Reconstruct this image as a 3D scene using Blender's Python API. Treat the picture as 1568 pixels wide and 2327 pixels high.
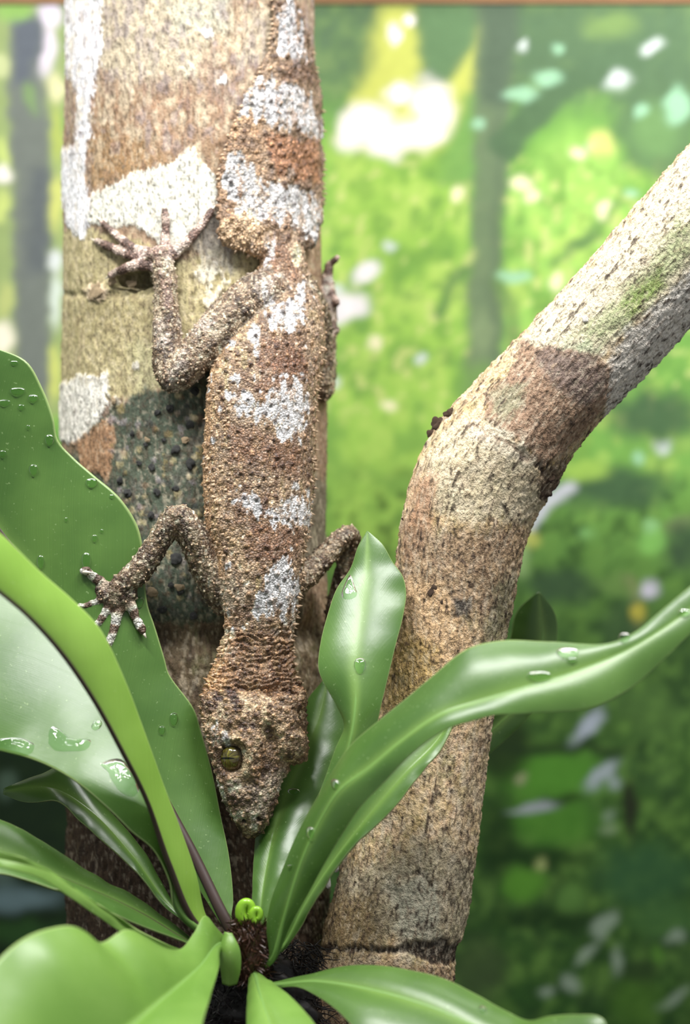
import bpy, bmesh, math, random
import numpy as np
from mathutils import Vector, Matrix, kdtree

random.seed(7)
rng = np.random.default_rng(7)
for o in list(bpy.data.objects):
    bpy.data.objects.remove(o, do_unlink=True)
scene = bpy.context.scene
COL = scene.collection

# ------------------------------------------------------------------ camera
W, H = 1568, 2327
PX = 0.0001                 # one photo pixel = 0.1 mm at the focus plane
FD = 0.55                   # metres from lens to reference plane
PITCH = math.radians(8.0)
Z0 = 0.26
FWD = np.array([0.0, math.cos(PITCH), -math.sin(PITCH)])
UPV = np.array([0.0, math.sin(PITCH), math.cos(PITCH)])
RGT = np.array([1.0, 0.0, 0.0])
CAM = np.array([0.0, 0.0, Z0]) - FWD * FD

cam_d = bpy.data.cameras.new('camera')
cam = bpy.data.objects.new('camera', cam_d)
COL.objects.link(cam)
cam_d.sensor_fit = 'VERTICAL'
cam_d.sensor_height = 36.0
cam_d.sensor_width = 24.0
cam_d.lens = 36.0 * FD / (H * PX)
cam_d.clip_start = 0.01
cam_d.clip_end = 50
cam.matrix_world = Matrix(((RGT[0], UPV[0], -FWD[0], CAM[0]), (RGT[1], UPV[1], -FWD[1], CAM[1]),
                           (RGT[2], UPV[2], -FWD[2], CAM[2]), (0, 0, 0, 1)))
cam_d.dof.use_dof = True
cam_d.dof.focus_distance = FD + 55 * PX
cam_d.dof.aperture_fstop = 8.5
scene.camera = cam

# ------------------------------------------------------------------ light
world = bpy.data.worlds.new('room_light')
scene.world = world
world.use_nodes = True
wb = world.node_tree.nodes['Background']
wb.inputs[0].default_value = (0.93, 0.97, 1.0, 1)
wb.inputs[1].default_value = 0.50

def area(name, loc, target, sx, sy, power, colr=(1, 0.99, 0.98)):
    l = bpy.data.lights.new(name, 'AREA')
    l.shape = 'RECTANGLE'; l.size = sx; l.size_y = sy; l.energy = power; l.color = colr
    o = bpy.data.objects.new(name, l); COL.objects.link(o)
    o.location = loc
    o.rotation_euler = (Vector(target) - Vector(loc)).to_track_quat('-Z', 'Y').to_euler()
    return o
# two tube lamps end to end over the front of the enclosure; added fill brightens the backdrop
area('tube_or_fill_light', (-0.19, -0.12, Z0 + 0.48), (-0.10, 0.02, Z0), 0.30, 0.05, 4.9)
area('tube_or_fill_light', (0.19, -0.12, Z0 + 0.48), (0.10, 0.02, Z0), 0.30, 0.05, 4.9)
area('tube_or_fill_light', (0.0, 0.13, Z0 + 0.46), (0.0, 0.24, Z0), 0.60, 0.05, 2.2)  # unseen fill, added to light the printed sheet

vs = scene.view_settings
vs.view_transform = 'Standard'
vs.look = 'None'
vs.exposure = -0.27
vs.gamma = 1.0
vs.use_curve_mapping = False

# ------------------------------------------------------------------ helpers
def PV(a):
    """(px, py, d) -> world; d in tenths of a millimetre behind the reference plane"""
    a = np.asarray(a, float).reshape(-1, 3)
    k = (FD / PX + a[:, 2]) / (FD / PX)
    return (CAM[None] + RGT[None] * ((a[:, 0] - W / 2) * PX * k)[:, None]
            + UPV[None] * ((H / 2 - a[:, 1]) * PX * k)[:, None] + FWD[None] * (FD + a[:, 2] * PX)[:, None])

def P1(x, y, d):
    return PV([[x, y, d]])[0]

def to_px(w):
    """world -> (px, py, d)"""
    v = np.asarray(w, float).reshape(-1, 3) - CAM[None]
    z = v @ FWD; k = z / FD
    return np.stack([v @ RGT / PX / k + W / 2, H / 2 - v @ UPV / PX / k, (z - FD) / PX], 1)

def lin(c):
    c = np.asarray(c, float) / 255.0
    return np.where(c <= 0.04045, c / 12.92, ((c + 0.055) / 1.055) ** 2.4)

def _hash(i, j, k, s):
    h = (i * 374761393 + j * 668265263 + k * 2147483647 + s * 974711) & 0xFFFFFFFF
    h = ((h ^ (h >> 13)) * 1274126177) & 0xFFFFFFFF
    h = ((h ^ (h >> 16)) * 2246822519) & 0xFFFFFFFF
    return ((h ^ (h >> 15)) & 0xFFFFFF) / float(0xFFFFFF)

def vnoise(x, y, z, s=0):
    xi = np.floor(x).astype(np.int64); yi = np.floor(y).astype(np.int64); zi = np.floor(z).astype(np.int64)
    fx = x - xi; fy = y - yi; fz = z - zi
    fx = fx * fx * (3 - 2 * fx); fy = fy * fy * (3 - 2 * fy); fz = fz * fz * (3 - 2 * fz)
    r = 0
    for a in (0, 1):
        wx = fx if a else 1 - fx
        for b in (0, 1):
            wy = fy if b else 1 - fy
            for c in (0, 1):
                wz = fz if c else 1 - fz
                r = r + wx * wy * wz * _hash(xi + a, yi + b, zi + c, s)
    return r * 2 - 1

def fbm(x, y, z, s=0, oct=3):
    r = 0; a = 0.55
    for k in range(oct):
        r = r + a * vnoise(x, y, z, s + 17 * k)
        x = x * 2.03; y = y * 2.03; z = z * 2.03; a *= 0.5
    return r

def sst(a, b, x):
    t = np.clip((x - a) / (b - a), 0, 1)
    return t * t * (3 - 2 * t)

def sd_poly(x, y, pts):
    pts = np.asarray(pts, float)
    d = np.full(x.shape, 1e18); s = np.ones(x.shape)
    n = len(pts); j = n - 1
    for i in range(n):
        ex, ey = pts[j] - pts[i]
        wx = x - pts[i, 0]; wy = y - pts[i, 1]
        t = np.clip((wx * ex + wy * ey) / (ex * ex + ey * ey + 1e-9), 0, 1)
        bx = wx - ex * t; by = wy - ey * t
        d = np.minimum(d, bx * bx + by * by)
        c1 = y >= pts[i, 1]; c2 = y < pts[j, 1]; c3 = ex * wy > ey * wx
        flip = (c1 & c2 & c3) | (~c1 & ~c2 & ~c3)
        s = np.where(flip, -s, s)
        j = i
    return s * np.sqrt(d)

def sd_line(x, y, pts):
    pts = np.asarray(pts, float); d = np.full(x.shape, 1e18)
    for a, b in zip(pts[:-1], pts[1:]):
        e = b - a
        t = np.clip(((x - a[0]) * e[0] + (y - a[1]) * e[1]) / (e @ e + 1e-9), 0, 1)
        d = np.minimum(d, (x - a[0] - e[0] * t) ** 2 + (y - a[1] - e[1] * t) ** 2)
    return np.sqrt(d)

def blend(col, m, c):
    col += m[:, None] * (lin(c)[None] - col)

def cr(pts, n):
    """Catmull-Rom through pts resampled to n points by chord length"""
    p = np.asarray(pts, float)
    seg = np.linalg.norm(np.diff(p, axis=0), axis=1) ** 0.5
    t = np.concatenate([[0], np.cumsum(np.maximum(seg, 1e-6))])
    pe = np.vstack([2 * p[0] - p[1], p, 2 * p[-1] - p[-2]])
    te = np.concatenate([[2 * t[0] - t[1]], t, [2 * t[-1] - t[-2]]])
    q = np.linspace(0, t[-1], 20 * len(p))
    out = np.empty((len(q), p.shape[1]))
    for m, v in enumerate(q):
        i = min(max(int(np.searchsorted(t, v, side='right')) - 1, 0), len(p) - 2)
        a = te[i:i + 4]; b = pe[i:i + 4]
        A1 = (a[1] - v) / (a[1] - a[0]) * b[0] + (v - a[0]) / (a[1] - a[0]) * b[1]
        A2 = (a[2] - v) / (a[2] - a[1]) * b[1] + (v - a[1]) / (a[2] - a[1]) * b[2]
        A3 = (a[3] - v) / (a[3] - a[2]) * b[2] + (v - a[2]) / (a[3] - a[2]) * b[3]
        B1 = (a[2] - v) / (a[2] - a[0]) * A1 + (v - a[0]) / (a[2] - a[0]) * A2
        B2 = (a[3] - v) / (a[3] - a[1]) * A2 + (v - a[1]) / (a[3] - a[1]) * A3
        out[m] = (a[2] - v) / (a[2] - a[1]) * B1 + (v - a[1]) / (a[2] - a[1]) * B2
    L = np.concatenate([[0], np.cumsum(np.linalg.norm(np.diff(out[:, :3], axis=0), axis=1))])
    u = np.linspace(0, L[-1], n)
    return np.stack([np.interp(u, L, out[:, k]) for k in range(p.shape[1])], 1)

BASE = {}
def grid_faces(nr, nc, wrap=False):
    r = np.arange(nr - 1)[:, None]; c = np.arange(nc if wrap else nc - 1)[None]
    c2 = (c + 1) % nc
    return np.stack([r * nc + c, r * nc + c2, (r + 1) * nc + c2, (r + 1) * nc + c], -1).reshape(-1, 4)

def mesh_np(name, verts, faces, smooth=True):
    me = bpy.data.meshes.new(name)
    verts = np.asarray(verts, np.float32)
    if isinstance(faces, np.ndarray):
        nf, k = faces.shape
        me.vertices.add(len(verts)); me.vertices.foreach_set('co', verts.ravel())
        me.loops.add(nf * k); me.loops.foreach_set('vertex_index', faces.astype(np.int32).ravel())
        me.polygons.add(nf)
        me.polygons.foreach_set('loop_start', np.arange(0, nf * k, k, dtype=np.int32))
        me.polygons.foreach_set('loop_total', np.full(nf, k, np.int32))
        me.update(calc_edges=True); me.validate()
    else:
        me.from_pydata([tuple(v) for v in verts.tolist()], [], faces); me.update()
    if smooth:
        me.polygons.foreach_set('use_smooth', np.ones(len(me.polygons), bool))
    return me

def tag(o, label=None, cat=None, group=None, kind=None):
    if label: o['label'] = label
    if cat: o['category'] = cat
    if group: o['group'] = group
    if kind: o['kind'] = kind
    return o

def thing(name, label, cat, base, group=None):
    o = bpy.data.objects.new(name, None); COL.objects.link(o)
    o.empty_display_size = 0.01
    o.location = base; BASE[o.name] = np.asarray(base, float)
    return tag(o, label, cat, group)

def obj(name, verts, faces, mat, parent=None, smooth=True, base=None):
    """mesh object from world-space vertices"""
    if parent is not None:
        b = BASE[parent.name]
    else:
        b = np.zeros(3) if base is None else np.asarray(base, float)
    me = mesh_np(name, np.asarray(verts) - b[None], faces, smooth)
    o = bpy.data.objects.new(name, me); COL.objects.link(o)
    if parent is not None:
        o.parent = parent
    else:
        o.location = b
    BASE[o.name] = b
    if mat: me.materials.append(mat)
    return o

def set_col(o, rgb, name='Col'):
    a = o.data.color_attributes.new(name, 'FLOAT_COLOR', 'POINT')
    c = np.ones((len(rgb), 4), np.float32); c[:, :3] = np.clip(rgb, 0, 1)
    a.data.foreach_set('color', c.ravel())

def set_f(o, val, name):
    a = o.data.attributes.new(name, 'FLOAT', 'POINT')
    a.data.foreach_set('value', np.asarray(val, np.float32).ravel())

class NT:
    def __init__(self, name):
        self.m = bpy.data.materials.new(name); self.m.use_nodes = True
        self.t = self.m.node_tree; self.n = self.t.nodes; self.l = self.t.links
        self.b = self.n['Principled BSDF']; self.out = self.n['Material Output']
    def add(self, typ, **kw):
        x = self.n.new(typ)
        for k, v in kw.items():
            if k.startswith('i_'):
                x.inputs[k[2:].replace('_', ' ')].default_value = v
            else:
                setattr(x, k, v)
        return x
    def link(self, a, b): self.l.new(a, b)
    def attr(self, name): return self.add('ShaderNodeAttribute', attribute_name=name)
    def math(self, op, a, b=None):
        x = self.add('ShaderNodeMath', operation=op)
        for k, v in enumerate((a, b)):
            if v is None: continue
            if isinstance(v, (int, float)): x.inputs[k].default_value = v
            else: self.link(v, x.inputs[k])
        return x.outputs[0]
    def mix(self, mode, fac, a, b):
        x = self.add('ShaderNodeMix', data_type='RGBA', blend_type=mode)
        for s, v in ((x.inputs[0], fac), (x.inputs[6], a), (x.inputs[7], b)):
            if isinstance(v, (int, float)): s.default_value = v
            elif isinstance(v, (tuple, list, np.ndarray)): s.default_value = (*[float(q) for q in v[:3]], 1)
            else: self.link(v, s)
        return x.outputs[2]
    def ramp(self, fac, stops):
        x = self.add('ShaderNodeValToRGB'); e = x.color_ramp.elements
        while len(e) < len(stops): e.new(0.5)
        for el, (p, c) in zip(e, stops):
            el.position = p; el.color = (c, c, c, 1) if isinstance(c, (int, float)) else (*c, 1)
        self.link(fac, x.inputs[0]); return x.outputs[0]
    def noise(self, vec, scale, detail=3, rough=0.55):
        x = self.add('ShaderNodeTexNoise'); x.inputs['Scale'].default_value = scale
        x.inputs['Detail'].default_value = detail; x.inputs['Roughness'].default_value = rough
        if vec is not None: self.link(vec, x.inputs['Vector'])
        return x.outputs['Fac']
    def mapping(self, scale):
        tc = self.add('ShaderNodeTexCoord'); mp = self.add('ShaderNodeMapping')
        mp.inputs['Scale'].default_value = scale
        self.link(tc.outputs['Object'], mp.inputs[0]); return mp.outputs[0]
    def bump(self, height, strength, dist, normal=None):
        x = self.add('ShaderNodeBump'); x.inputs['Strength'].default_value = strength
        x.inputs['Distance'].default_value = dist; self.link(height, x.inputs['Height'])
        if normal is not None: self.link(normal, x.inputs['Normal'])
        return x.outputs[0]

def plain(name, rgb, rough=0.6, nscale=0, var=0.25, bump=0.0, spec=0.4):
    t = NT(name); c = lin(rgb)
    t.b.inputs['Roughness'].default_value = rough
    t.b.inputs['Specular IOR Level'].default_value = spec
    if nscale:
        v = t.mapping((1, 1, 1)); nf = t.noise(v, nscale)
        t.link(t.mix('MIX', nf, c * (1 - var), np.minimum(c * (1 + var), 1)), t.b.inputs['Base Color'])
        if bump:
            t.link(t.bump(nf, bump, 0.4 / nscale), t.b.inputs['Normal'])
    else:
        t.b.inputs['Base Color'].default_value = (*c, 1)
    return t.m

# ---- materials
def bark_mat(name, stretch, gscale, bs=0.75, bd=0.0007):
    t = NT(name)
    v = t.mapping(stretch)
    ca = t.attr('Col').outputs['Color']
    n1 = t.noise(v, gscale, 4, 0.65)
    n2 = t.noise(v, gscale * 3.3, 3, 0.6)
    sp = t.ramp(n2, [(0.33, 0.45), (0.47, 1.0), (0.62, 1.0), (0.75, 1.35)])
    c = t.mix('MULTIPLY', 0.75, ca, sp)
    g = t.ramp(n1, [(0.3, 0.72), (0.7, 1.25)])
    c = t.mix('MULTIPLY', 0.8, c, g)
    t.link(c, t.b.inputs['Base Color'])
    h = t.math('ADD', t.math('MULTIPLY', n1, 0.6), t.math('MULTIPLY', n2, 0.4))
    t.link(t.bump(h, bs, bd), t.b.inputs['Normal'])
    t.b.inputs['Roughness'].default_value = 0.75
    t.b.inputs['Specular IOR Level'].default_value = 0.3
    return t.m

M_TRUNK = bark_mat('trunk_bark', (1, 1, 0.7), 650)
M_BRANCH = bark_mat('branch_bark', (1, 1, 0.8), 430, 1.0, 0.0012)

def print_mat():
    t = NT('printed_forest')
    ca = t.attr('Col').outputs['Color']
    v = t.mapping((1, 1, 1))
    g = t.ramp(t.noise(v, 260, 2), [(0.3, 0.9), (0.7, 1.1)])
    t.link(t.mix('MULTIPLY', 0.5, ca, g), t.b.inputs['Base Color'])
    t.b.inputs['Roughness'].default_value = 0.6
    t.b.inputs['Specular IOR Level'].default_value = 0.1
    return t.m
M_PRINT = print_mat()

def gecko_mat():
    t = NT('gecko_skin')
    ca = t.attr('Col').outputs['Color']
    v = t.mapping((1, 1, 1))
    vo = t.add('ShaderNodeTexVoronoi'); vo.inputs['Scale'].default_value = 2100
    t.link(v, vo.inputs['Vector'])
    rnd = t.add('ShaderNodeSeparateColor'); t.link(vo.outputs['Color'], rnd.inputs[0])
    cell = t.ramp(rnd.outputs[0], [(0.0, 0.55), (0.5, 0.95), (0.82, 1.2), (0.92, 1.9), (1.0, 2.4)])
    edge = t.ramp(vo.outputs['Distance'], [(0.25, 1.1), (0.75, 0.5)])
    c = t.mix('MULTIPLY', 0.85, ca, cell)
    c = t.mix('MULTIPLY', 0.8, c, edge)
    n = t.ramp(t.noise(v, 500, 3), [(0.3, 0.75), (0.7, 1.2)])
    c = t.mix('MULTIPLY', 0.7, c, n)
    t.link(c, t.b.inputs['Base Color'])
    h = t.math('SUBTRACT', 1.0, vo.outputs['Distance'])
    t.link(t.bump(h, 0.8, 0.0003), t.b.inputs['Normal'])
    t.b.inputs['Roughness'].default_value = 0.55
    t.b.inputs['Specular IOR Level'].default_value = 0.45
    return t.m
M_GECKO = gecko_mat()

def leaf_mat(name, rgb, rgb2, rough, trans, veinb=0.35):
    t = NT(name)
    v = t.mapping((1, 1, 1))
    ph = t.attr('vein').outputs['Fac']
    wob = t.noise(v, 120, 2)
    phs = t.math('ADD', ph, t.math('MULTIPLY', wob, 7.0))
    cv = t.add('ShaderNodeCombineXYZ'); t.link(t.math('MULTIPLY', phs, 0.55), cv.inputs[0])
    s01 = t.noise(cv.outputs[0], 1.0, 3, 0.6)
    big = t.noise(v, 45, 3)
    c = t.mix('MIX', t.ramp(big, [(0.35, 0.0), (0.7, 1.0)]), lin(rgb), lin(rgb2))
    c = t.mix('MULTIPLY', 0.2, c, t.ramp(s01, [(0.25, 0.3), (0.75, 1.5)]))
    c = t.mix('MIX', t.math('MULTIPLY', t.attr('rim').outputs['Fac'], 0.6), c, lin((190, 210, 140)))
    mid = t.ramp(t.attr('mid').outputs['Fac'], [(0.0, 0.0), (1.0, 1.0)])
    c = t.mix('MIX', t.math('MULTIPLY', mid, 0.35), c, lin((150, 185, 95)))
    spk = t.ramp(t.noise(v, 1300, 2), [(0.68, 0.0), (0.76, 1.0)])
    c = t.mix('MIX', t.math('MULTIPLY', spk, 0.28), c, lin((185, 210, 150)))
    t.link(c, t.b.inputs['Base Color'])
    h = t.math('ADD', t.math('MULTIPLY', s01, 0.7), t.math('MULTIPLY', t.noise(v, 260, 3), 1.3))
    nb = t.bump(h, veinb, 0.0005)
    t.link(nb, t.b.inputs['Normal'])
    t.b.inputs['Roughness'].default_value = rough
    t.b.inputs['Specular IOR Level'].default_value = 0.5
    tr = t.add('ShaderNodeBsdfTranslucent')
    t.link(t.mix('MULTIPLY', 1.0, c, lin((235, 255, 140)) * 1.2), tr.inputs['Color'])
    ms = t.add('ShaderNodeMixShader'); ms.inputs[0].default_value = trans
    t.link(t.b.outputs[0], ms.inputs[1]); t.link(tr.outputs[0], ms.inputs[2])
    t.link(ms.outputs[0], t.out.inputs[0])
    return t.m
M_LEAF = leaf_mat('fern_frond_green', (68, 102, 44), (88, 122, 56), 0.30, 0.17, 0.07)
M_YOUNG = leaf_mat('fern_frond_fresh_green', (110, 150, 64), (128, 166, 78), 0.32, 0.28, 0.05)
M_PALE = leaf_mat('fern_frond_pale_green', (138, 178, 72), (156, 194, 88), 0.34, 0.32, 0.04)
M_RIB = plain('frond_midrib', (104, 140, 70), 0.4, 300, 0.12)
M_RIBD = plain('frond_midrib_dark', (58, 44, 40), 0.45, 300, 0.3)

def water_mat():
    t = NT('water')
    fr = t.add('ShaderNodeFresnel'); fr.inputs[0].default_value = 1.33
    tr = t.add('ShaderNodeBsdfTransparent'); tr.inputs[0].default_value = (0.82, 0.93, 0.78, 1)
    gl = t.add('ShaderNodeBsdfGlossy'); gl.inputs['Roughness'].default_value = 0.02
    ms = t.add('ShaderNodeMixShader')
    t.link(fr.outputs[0], ms.inputs[0]); t.link(tr.outputs[0], ms.inputs[1]); t.link(gl.outputs[0], ms.inputs[2])
    t.link(ms.outputs[0], t.out.inputs[0])
    return t.m
M_WATER = water_mat()
M_WALL = plain('wall_board', (150, 140, 120), 0.8, 40, 0.1)
M_FLOOR = plain('dark_substrate', (38, 30, 22), 0.95, 250, 0.6, 0.8)
M_TRIM = plain('brown_wood_trim', (150, 112, 78), 0.6, 120, 0.2)
M_WART = plain('bark_wart', (70, 70, 68), 0.6, 1500, 0.6, 0.8)
M_FLAKE = plain('pale_bark_flake', (190, 166, 132), 0.8, 1500, 0.5, 0.8)
M_DKFLAKE = plain('dark_bark_flake', (92, 72, 56), 0.85, 1300, 0.6, 0.9)
M_WHITE = plain('white_lichen_flake', (225, 220, 212), 0.85, 700, 0.15, 0.5)
M_CLAW = plain('claw_horn', (205, 195, 178), 0.35)
M_SPINE = plain('gecko_spines', (184, 158, 130), 0.5, 900, 0.35)
M_SCALE = plain('rhizome_scale_hair', (66, 42, 30), 0.4, 1200, 0.6)
M_ROOT = plain('black_root_fibre', (22, 18, 16), 0.5, 900, 0.5)
M_BUD = plain('crozier_green', (122, 166, 44), 0.22, 700, 0.25)

# ------------------------------------------------------------------ setting
def box(x0, x1, y0, y1, z0, z1):
    v = np.array([[x, y, z] for x in (x0, x1) for y in (y0, y1) for z in (z0, z1)])
    f = [(0, 1, 3, 2), (4, 6, 7, 5), (0, 4, 5, 1), (2, 3, 7, 6), (0, 2, 6, 4), (1, 5, 7, 3)]
    return v, f
YB = 0.185                                   # face of the printed backdrop
v, f = box(-0.5, 0.5, YB + 0.004, YB + 0.02, 0, 0.62)
tag(obj('wall_back', v, f, M_WALL, smooth=False), kind='structure')
v, f = box(-0.5, 0.5, -0.35, YB + 0.02, -0.02, 0)
tag(obj('floor', v, f, M_FLOOR, smooth=False), kind='structure')

# ------------------------------------------------------------------ printed backdrop
def ray_to_wall(px, py):
    d = RGT[None] * ((px - W / 2) * PX)[:, None] + UPV[None] * ((H / 2 - py) * PX)[:, None] + FWD[None] * FD
    t = (YB - CAM[1]) / d[:, 1]
    return CAM[None] + d * t[:, None]

zt = ray_to_wall(np.array([784.0]), np.array([7.0]))[0, 2]       # top edge of the print
v, f = box(-0.5, 0.5, YB - 0.0006, YB + 0.004, zt, zt + 0.03)
tag(obj('trim_1', v, f, M_TRIM, smooth=False), kind='structure')

def backdrop():
    nz = 430
    xs = np.concatenate([np.linspace(-0.46, -0.165, 70)[:-1], np.linspace(-0.165, 0.165, 270), np.linspace(0.165, 0.46, 70)[1:]]); nx = len(xs); zs = np.linspace(0.002, zt, nz)
    X, Z = np.meshgrid(xs, zs)
    w = np.stack([X.ravel(), np.full(X.size, YB), Z.ravel()], 1)
    q = to_px(w); x = q[:, 0]; y = q[:, 1]
    n1 = fbm(x * 0.012, y * 0.012, x * 0, 3, 3); n2 = fbm(x * 0.035, y * 0.035, x * 0, 9, 3)
    n3 = fbm(x * 0.006, y * 0.006, x * 0, 29, 2)
    x = x + 10 * n2 + 14 * n1; y = y + 10 * vnoise(q[:, 0] * .03, q[:, 1] * .03, x * 0, 5)
    c = np.tile(lin((118, 178, 78))[None], (len(x), 1))
    B = lambda m, k: blend(c, np.clip(m, 0, 1), k)
    def blob(cx, cy, rx, ry, k, a=1.0, rot=0.0, soft=0.5):
        ca, sa = math.cos(math.radians(rot)), math.sin(math.radians(rot))
        dx = x - cx; dy = y - cy
        r = np.sqrt(((dx * ca + dy * sa) / rx) ** 2 + ((-dx * sa + dy * ca) / ry) ** 2)
        B(a * sst(1 + soft, 1 - soft, r), k)
    def pol(pts, k, a=1.0, soft=14):
        B(a * sst(soft, -soft, sd_poly(x, y, pts)), k)
    def lin_(pts, wd, k, a=1.0, soft=12):
        B(a * sst(wd + soft, wd - soft, sd_line(x, y, pts)), k)
    lime = (158, 208, 82)
    # broad zones
    B(sst(1000, 1450, y - 0.1 * (x - 1200)), (72, 112, 52))
    B(sst(1500, 1800, y), (58, 98, 42))
    B(sst(2000, 2300, y), (50, 92, 40))
    B(sst(330, 150, y) * 0.9, (98, 128, 92))
    pol([(740, 330), (1060, 300), (1060, 1250), (740, 1300)], lime, 0.9, 60)
    pol([(1130, 420), (1290, 300), (1400, 330), (1440, 480), (1300, 700), (1130, 900)], (160, 218, 98), 0.9, 40)
    B((n1 > 0.12) * 0.0 + sst(0.1, 0.45, n1) * sst(250, 420, y) * 0.45, (98, 150, 70))
    B(sst(0.1, 0.4, n2) * sst(300, 500, y) * sst(1300, 1000, y) * 0.45, (182, 222, 100))
    B(sst(0.08, 0.4, n1) * sst(1050, 1300, y) * 0.55, (42, 72, 40))
    B(sst(0.0, 0.4, -n2) * sst(1050, 1300, y) * 0.45, (96, 142, 58))
    B(sst(0.05, 0.35, n3) * sst(1300, 1600, y) * 0.4, (38, 66, 34))
    n5 = fbm(q[:, 0] * .022, q[:, 1] * .016, x * 0, 61, 2); n6 = fbm(q[:, 0] * .05, q[:, 1] * .04, x * 0, 62, 2)
    B(sst(.05, .35, n5) * sst(300, 380, y) * sst(1250, 1050, y) * .6, (110, 164, 72)); B(sst(.1, .4, -n5) * sst(300, 380, y) * sst(1150, 900, y) * .5, (190, 226, 106))
    B(sst(.12, .4, n6) * sst(1000, 1150, y) * .6, (40, 70, 38)); B(sst(.15, .4, -n6) * sst(1000, 1150, y) * .5, (104, 152, 66)); B(sst(.1, .35, n6) * sst(300, 200, y) * .5, (84, 112, 92)); B(sst(.15, .4, -n6) * sst(330, 200, y) * .45, (128, 160, 100))
    B(sst(.25, .4, n6) * sst(300, 380, y) * sst(1000, 900, y) * .5, (100, 150, 72)); B(sst(.3, .42, -n6) * sst(320, 400, y) * sst(1000, 900, y) * .6, (214, 226, 140))
    # upper centre: yellow gap with burnt-out sky
    pol([(865, 20), (945, 8), (955, 190), (1010, 200), (1085, 70), (1075, 240), (1000, 340), (880, 350), (770, 310), (800, 220), (840, 130)], (202, 214, 98), 0.95, 26)
    pol([(948, 8), (1085, 8), (1075, 90), (1015, 185), (970, 180), (945, 110)], (100, 138, 96), 0.95, 16)
    pol([(1060, 210), (1150, 200), (1150, 420), (1000, 420), (1010, 330)], (112, 165, 86), 0.85, 25)
    for a in ((835, 270, 55, 40), (882, 325, 48, 36), (980, 250, 48, 66), (905, 212, 30, 20), (800, 300, 32, 38), (950, 300, 50, 40), (930, 45, 14, 18), (893, 80, 14, 22)):
        blob(*a, (252, 248, 252))
    blob(930, 268, 22, 20, (225, 225, 130), 0.7)
    # painted tree and its boughs
    pol([(1085, -20), (1165, -20), (1150, 250), (1140, 500), (1140, 800), (1150, 900), (1055, 900), (1065, 600), (1075, 350)], (112, 136, 104), 0.95, 16)
    pol([(1088, -20), (1180, -20), (1160, 250), (1090, 240)], (88, 110, 92), 0.9, 25)
    pol([(1118, 250), (1140, 260), (1140, 860), (1112, 800)], (92, 114, 92), 0.5, 12)
    blob(1095, 760, 28, 50, (140, 165, 120), 0.6); blob(1100, 880, 60, 50, (120, 165, 85), 0.8)
    lin_([(1148, 330), (1210, 260), (1290, 190), (1420, 140)], 36, (86, 118, 86), 0.95)
    pol([(1180, 20), (1568, 20), (1600, 420), (1500, 410), (1420, 370), (1385, 290), (1420, 210), (1300, 150), (1180, 150)], (90, 122, 90), 0.85, 26)
    blob(1490, 300, 60, 60, (118, 165, 100), 0.7); blob(1390, 60, 60, 30, (130, 165, 92), 0.7)
    lin_([(1400, 470), (1330, 540), (1250, 600)], 10, (100, 148, 84), 0.8); blob(1330, 545, 50, 14, (100, 140, 84), 0.8, -20)
    lin_([(1000, 715), (1025, 660), (1058, 612)], 14, (92, 134, 82), 0.8); lin_([(1140, 640), (1165, 720), (1170, 800)], 16, (104, 140, 84), 0.7)
    for a in ((1180, 215, 36, 18), (1240, 180, 34, 16), (1460, 250, 22, 18), (1540, 240, 24, 40), (1265, 105, 12, 12), (1170, 630, 34, 15), (1088, 288, 14, 12), (1345, 330, 14, 14), (1430, 435, 14, 12), (1450, 1040, 16, 14)):
        blob(*a, (158, 215, 178), 0.9)
    for a in ((1480, 108, 26, 16, -30), (1405, 186, 28, 22, 0), (1510, 1010, 16, 16, 0), (890, 560, 14, 12, 0), (957, 822, 14, 12, 0), (765, 655, 18, 16, 0), (762, 868, 14, 14, 0), (1185, 107, 12, 12, 0)):
        blob(*a[:4], (208, 226, 224), 0.95, a[4])
    for a in ((1310, 352, 20, 18), (1175, 412, 24, 20), (1205, 438, 18, 16), (1370, 472, 16, 18), (1265, 642, 16, 20), (878, 918, 15, 14), (850, 780, 14, 14), (1040, 440, 12, 20)):
        blob(*a, (244, 244, 200), 0.95)
    blob(1365, 325, 26, 30, (222, 228, 130), 0.8)
    blob(833, 620, 34, 20, (238, 240, 244), 1, -40); blob(795, 695, 46, 32, (240, 240, 246)); blob(775, 720, 30, 26, (240, 240, 246))
    # middle right
    blob(1490, 945, 110, 58, (72, 104, 74), 0.9); blob(1400, 1110, 120, 46, (66, 98, 70), 0.9)
    blob(1330, 1070, 52, 24, (156, 202, 82), 0.95); blob(1300, 1010, 40, 40, (120, 172, 72), 0.8)
    lin_([(1205, 1200), (1250, 1150), (1300, 1105)], 13, (206, 214, 228), 0.95, 10)
    blob(1200, 1225, 24, 22, (186, 196, 92), 0.9); blob(1182, 1275, 22, 40, (150, 190, 120), 0.8)
    blob(1480, 1225, 32, 28, (128, 198, 92), 0.9); blob(1478, 1192, 18, 18, (140, 200, 130), 0.9); blob(1335, 1212, 16, 14, (120, 180, 100), 0.9)
    blob(1545, 1190, 40, 18, (130, 150, 100), 0.7, -25); blob(1410, 1330, 60, 22, (110, 150, 76), 0.6); lin_([(1425, 1310), (1440, 1370), (1450, 1420)], 12, (128, 146, 92), 0.8)
    blob(1270, 1330, 80, 40, (58, 86, 60), 0.85); blob(1420, 1420, 50, 60, (56, 84, 56), 0.7); blob(1560, 1240, 50, 60, (62, 88, 66), 0.8)
    blob(1475, 1342, 24, 24, (200, 204, 222), 1); blob(1448, 1392, 18, 18, (182, 178, 60), 0.95)
    # lower right
    blob(1250, 1760, 120, 60, (82, 150, 42), 0.9); blob(1255, 1860, 100, 60, (76, 140, 40), 0.8); blob(1480, 1620, 70, 60, (86, 128, 60), 0.6)
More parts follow.
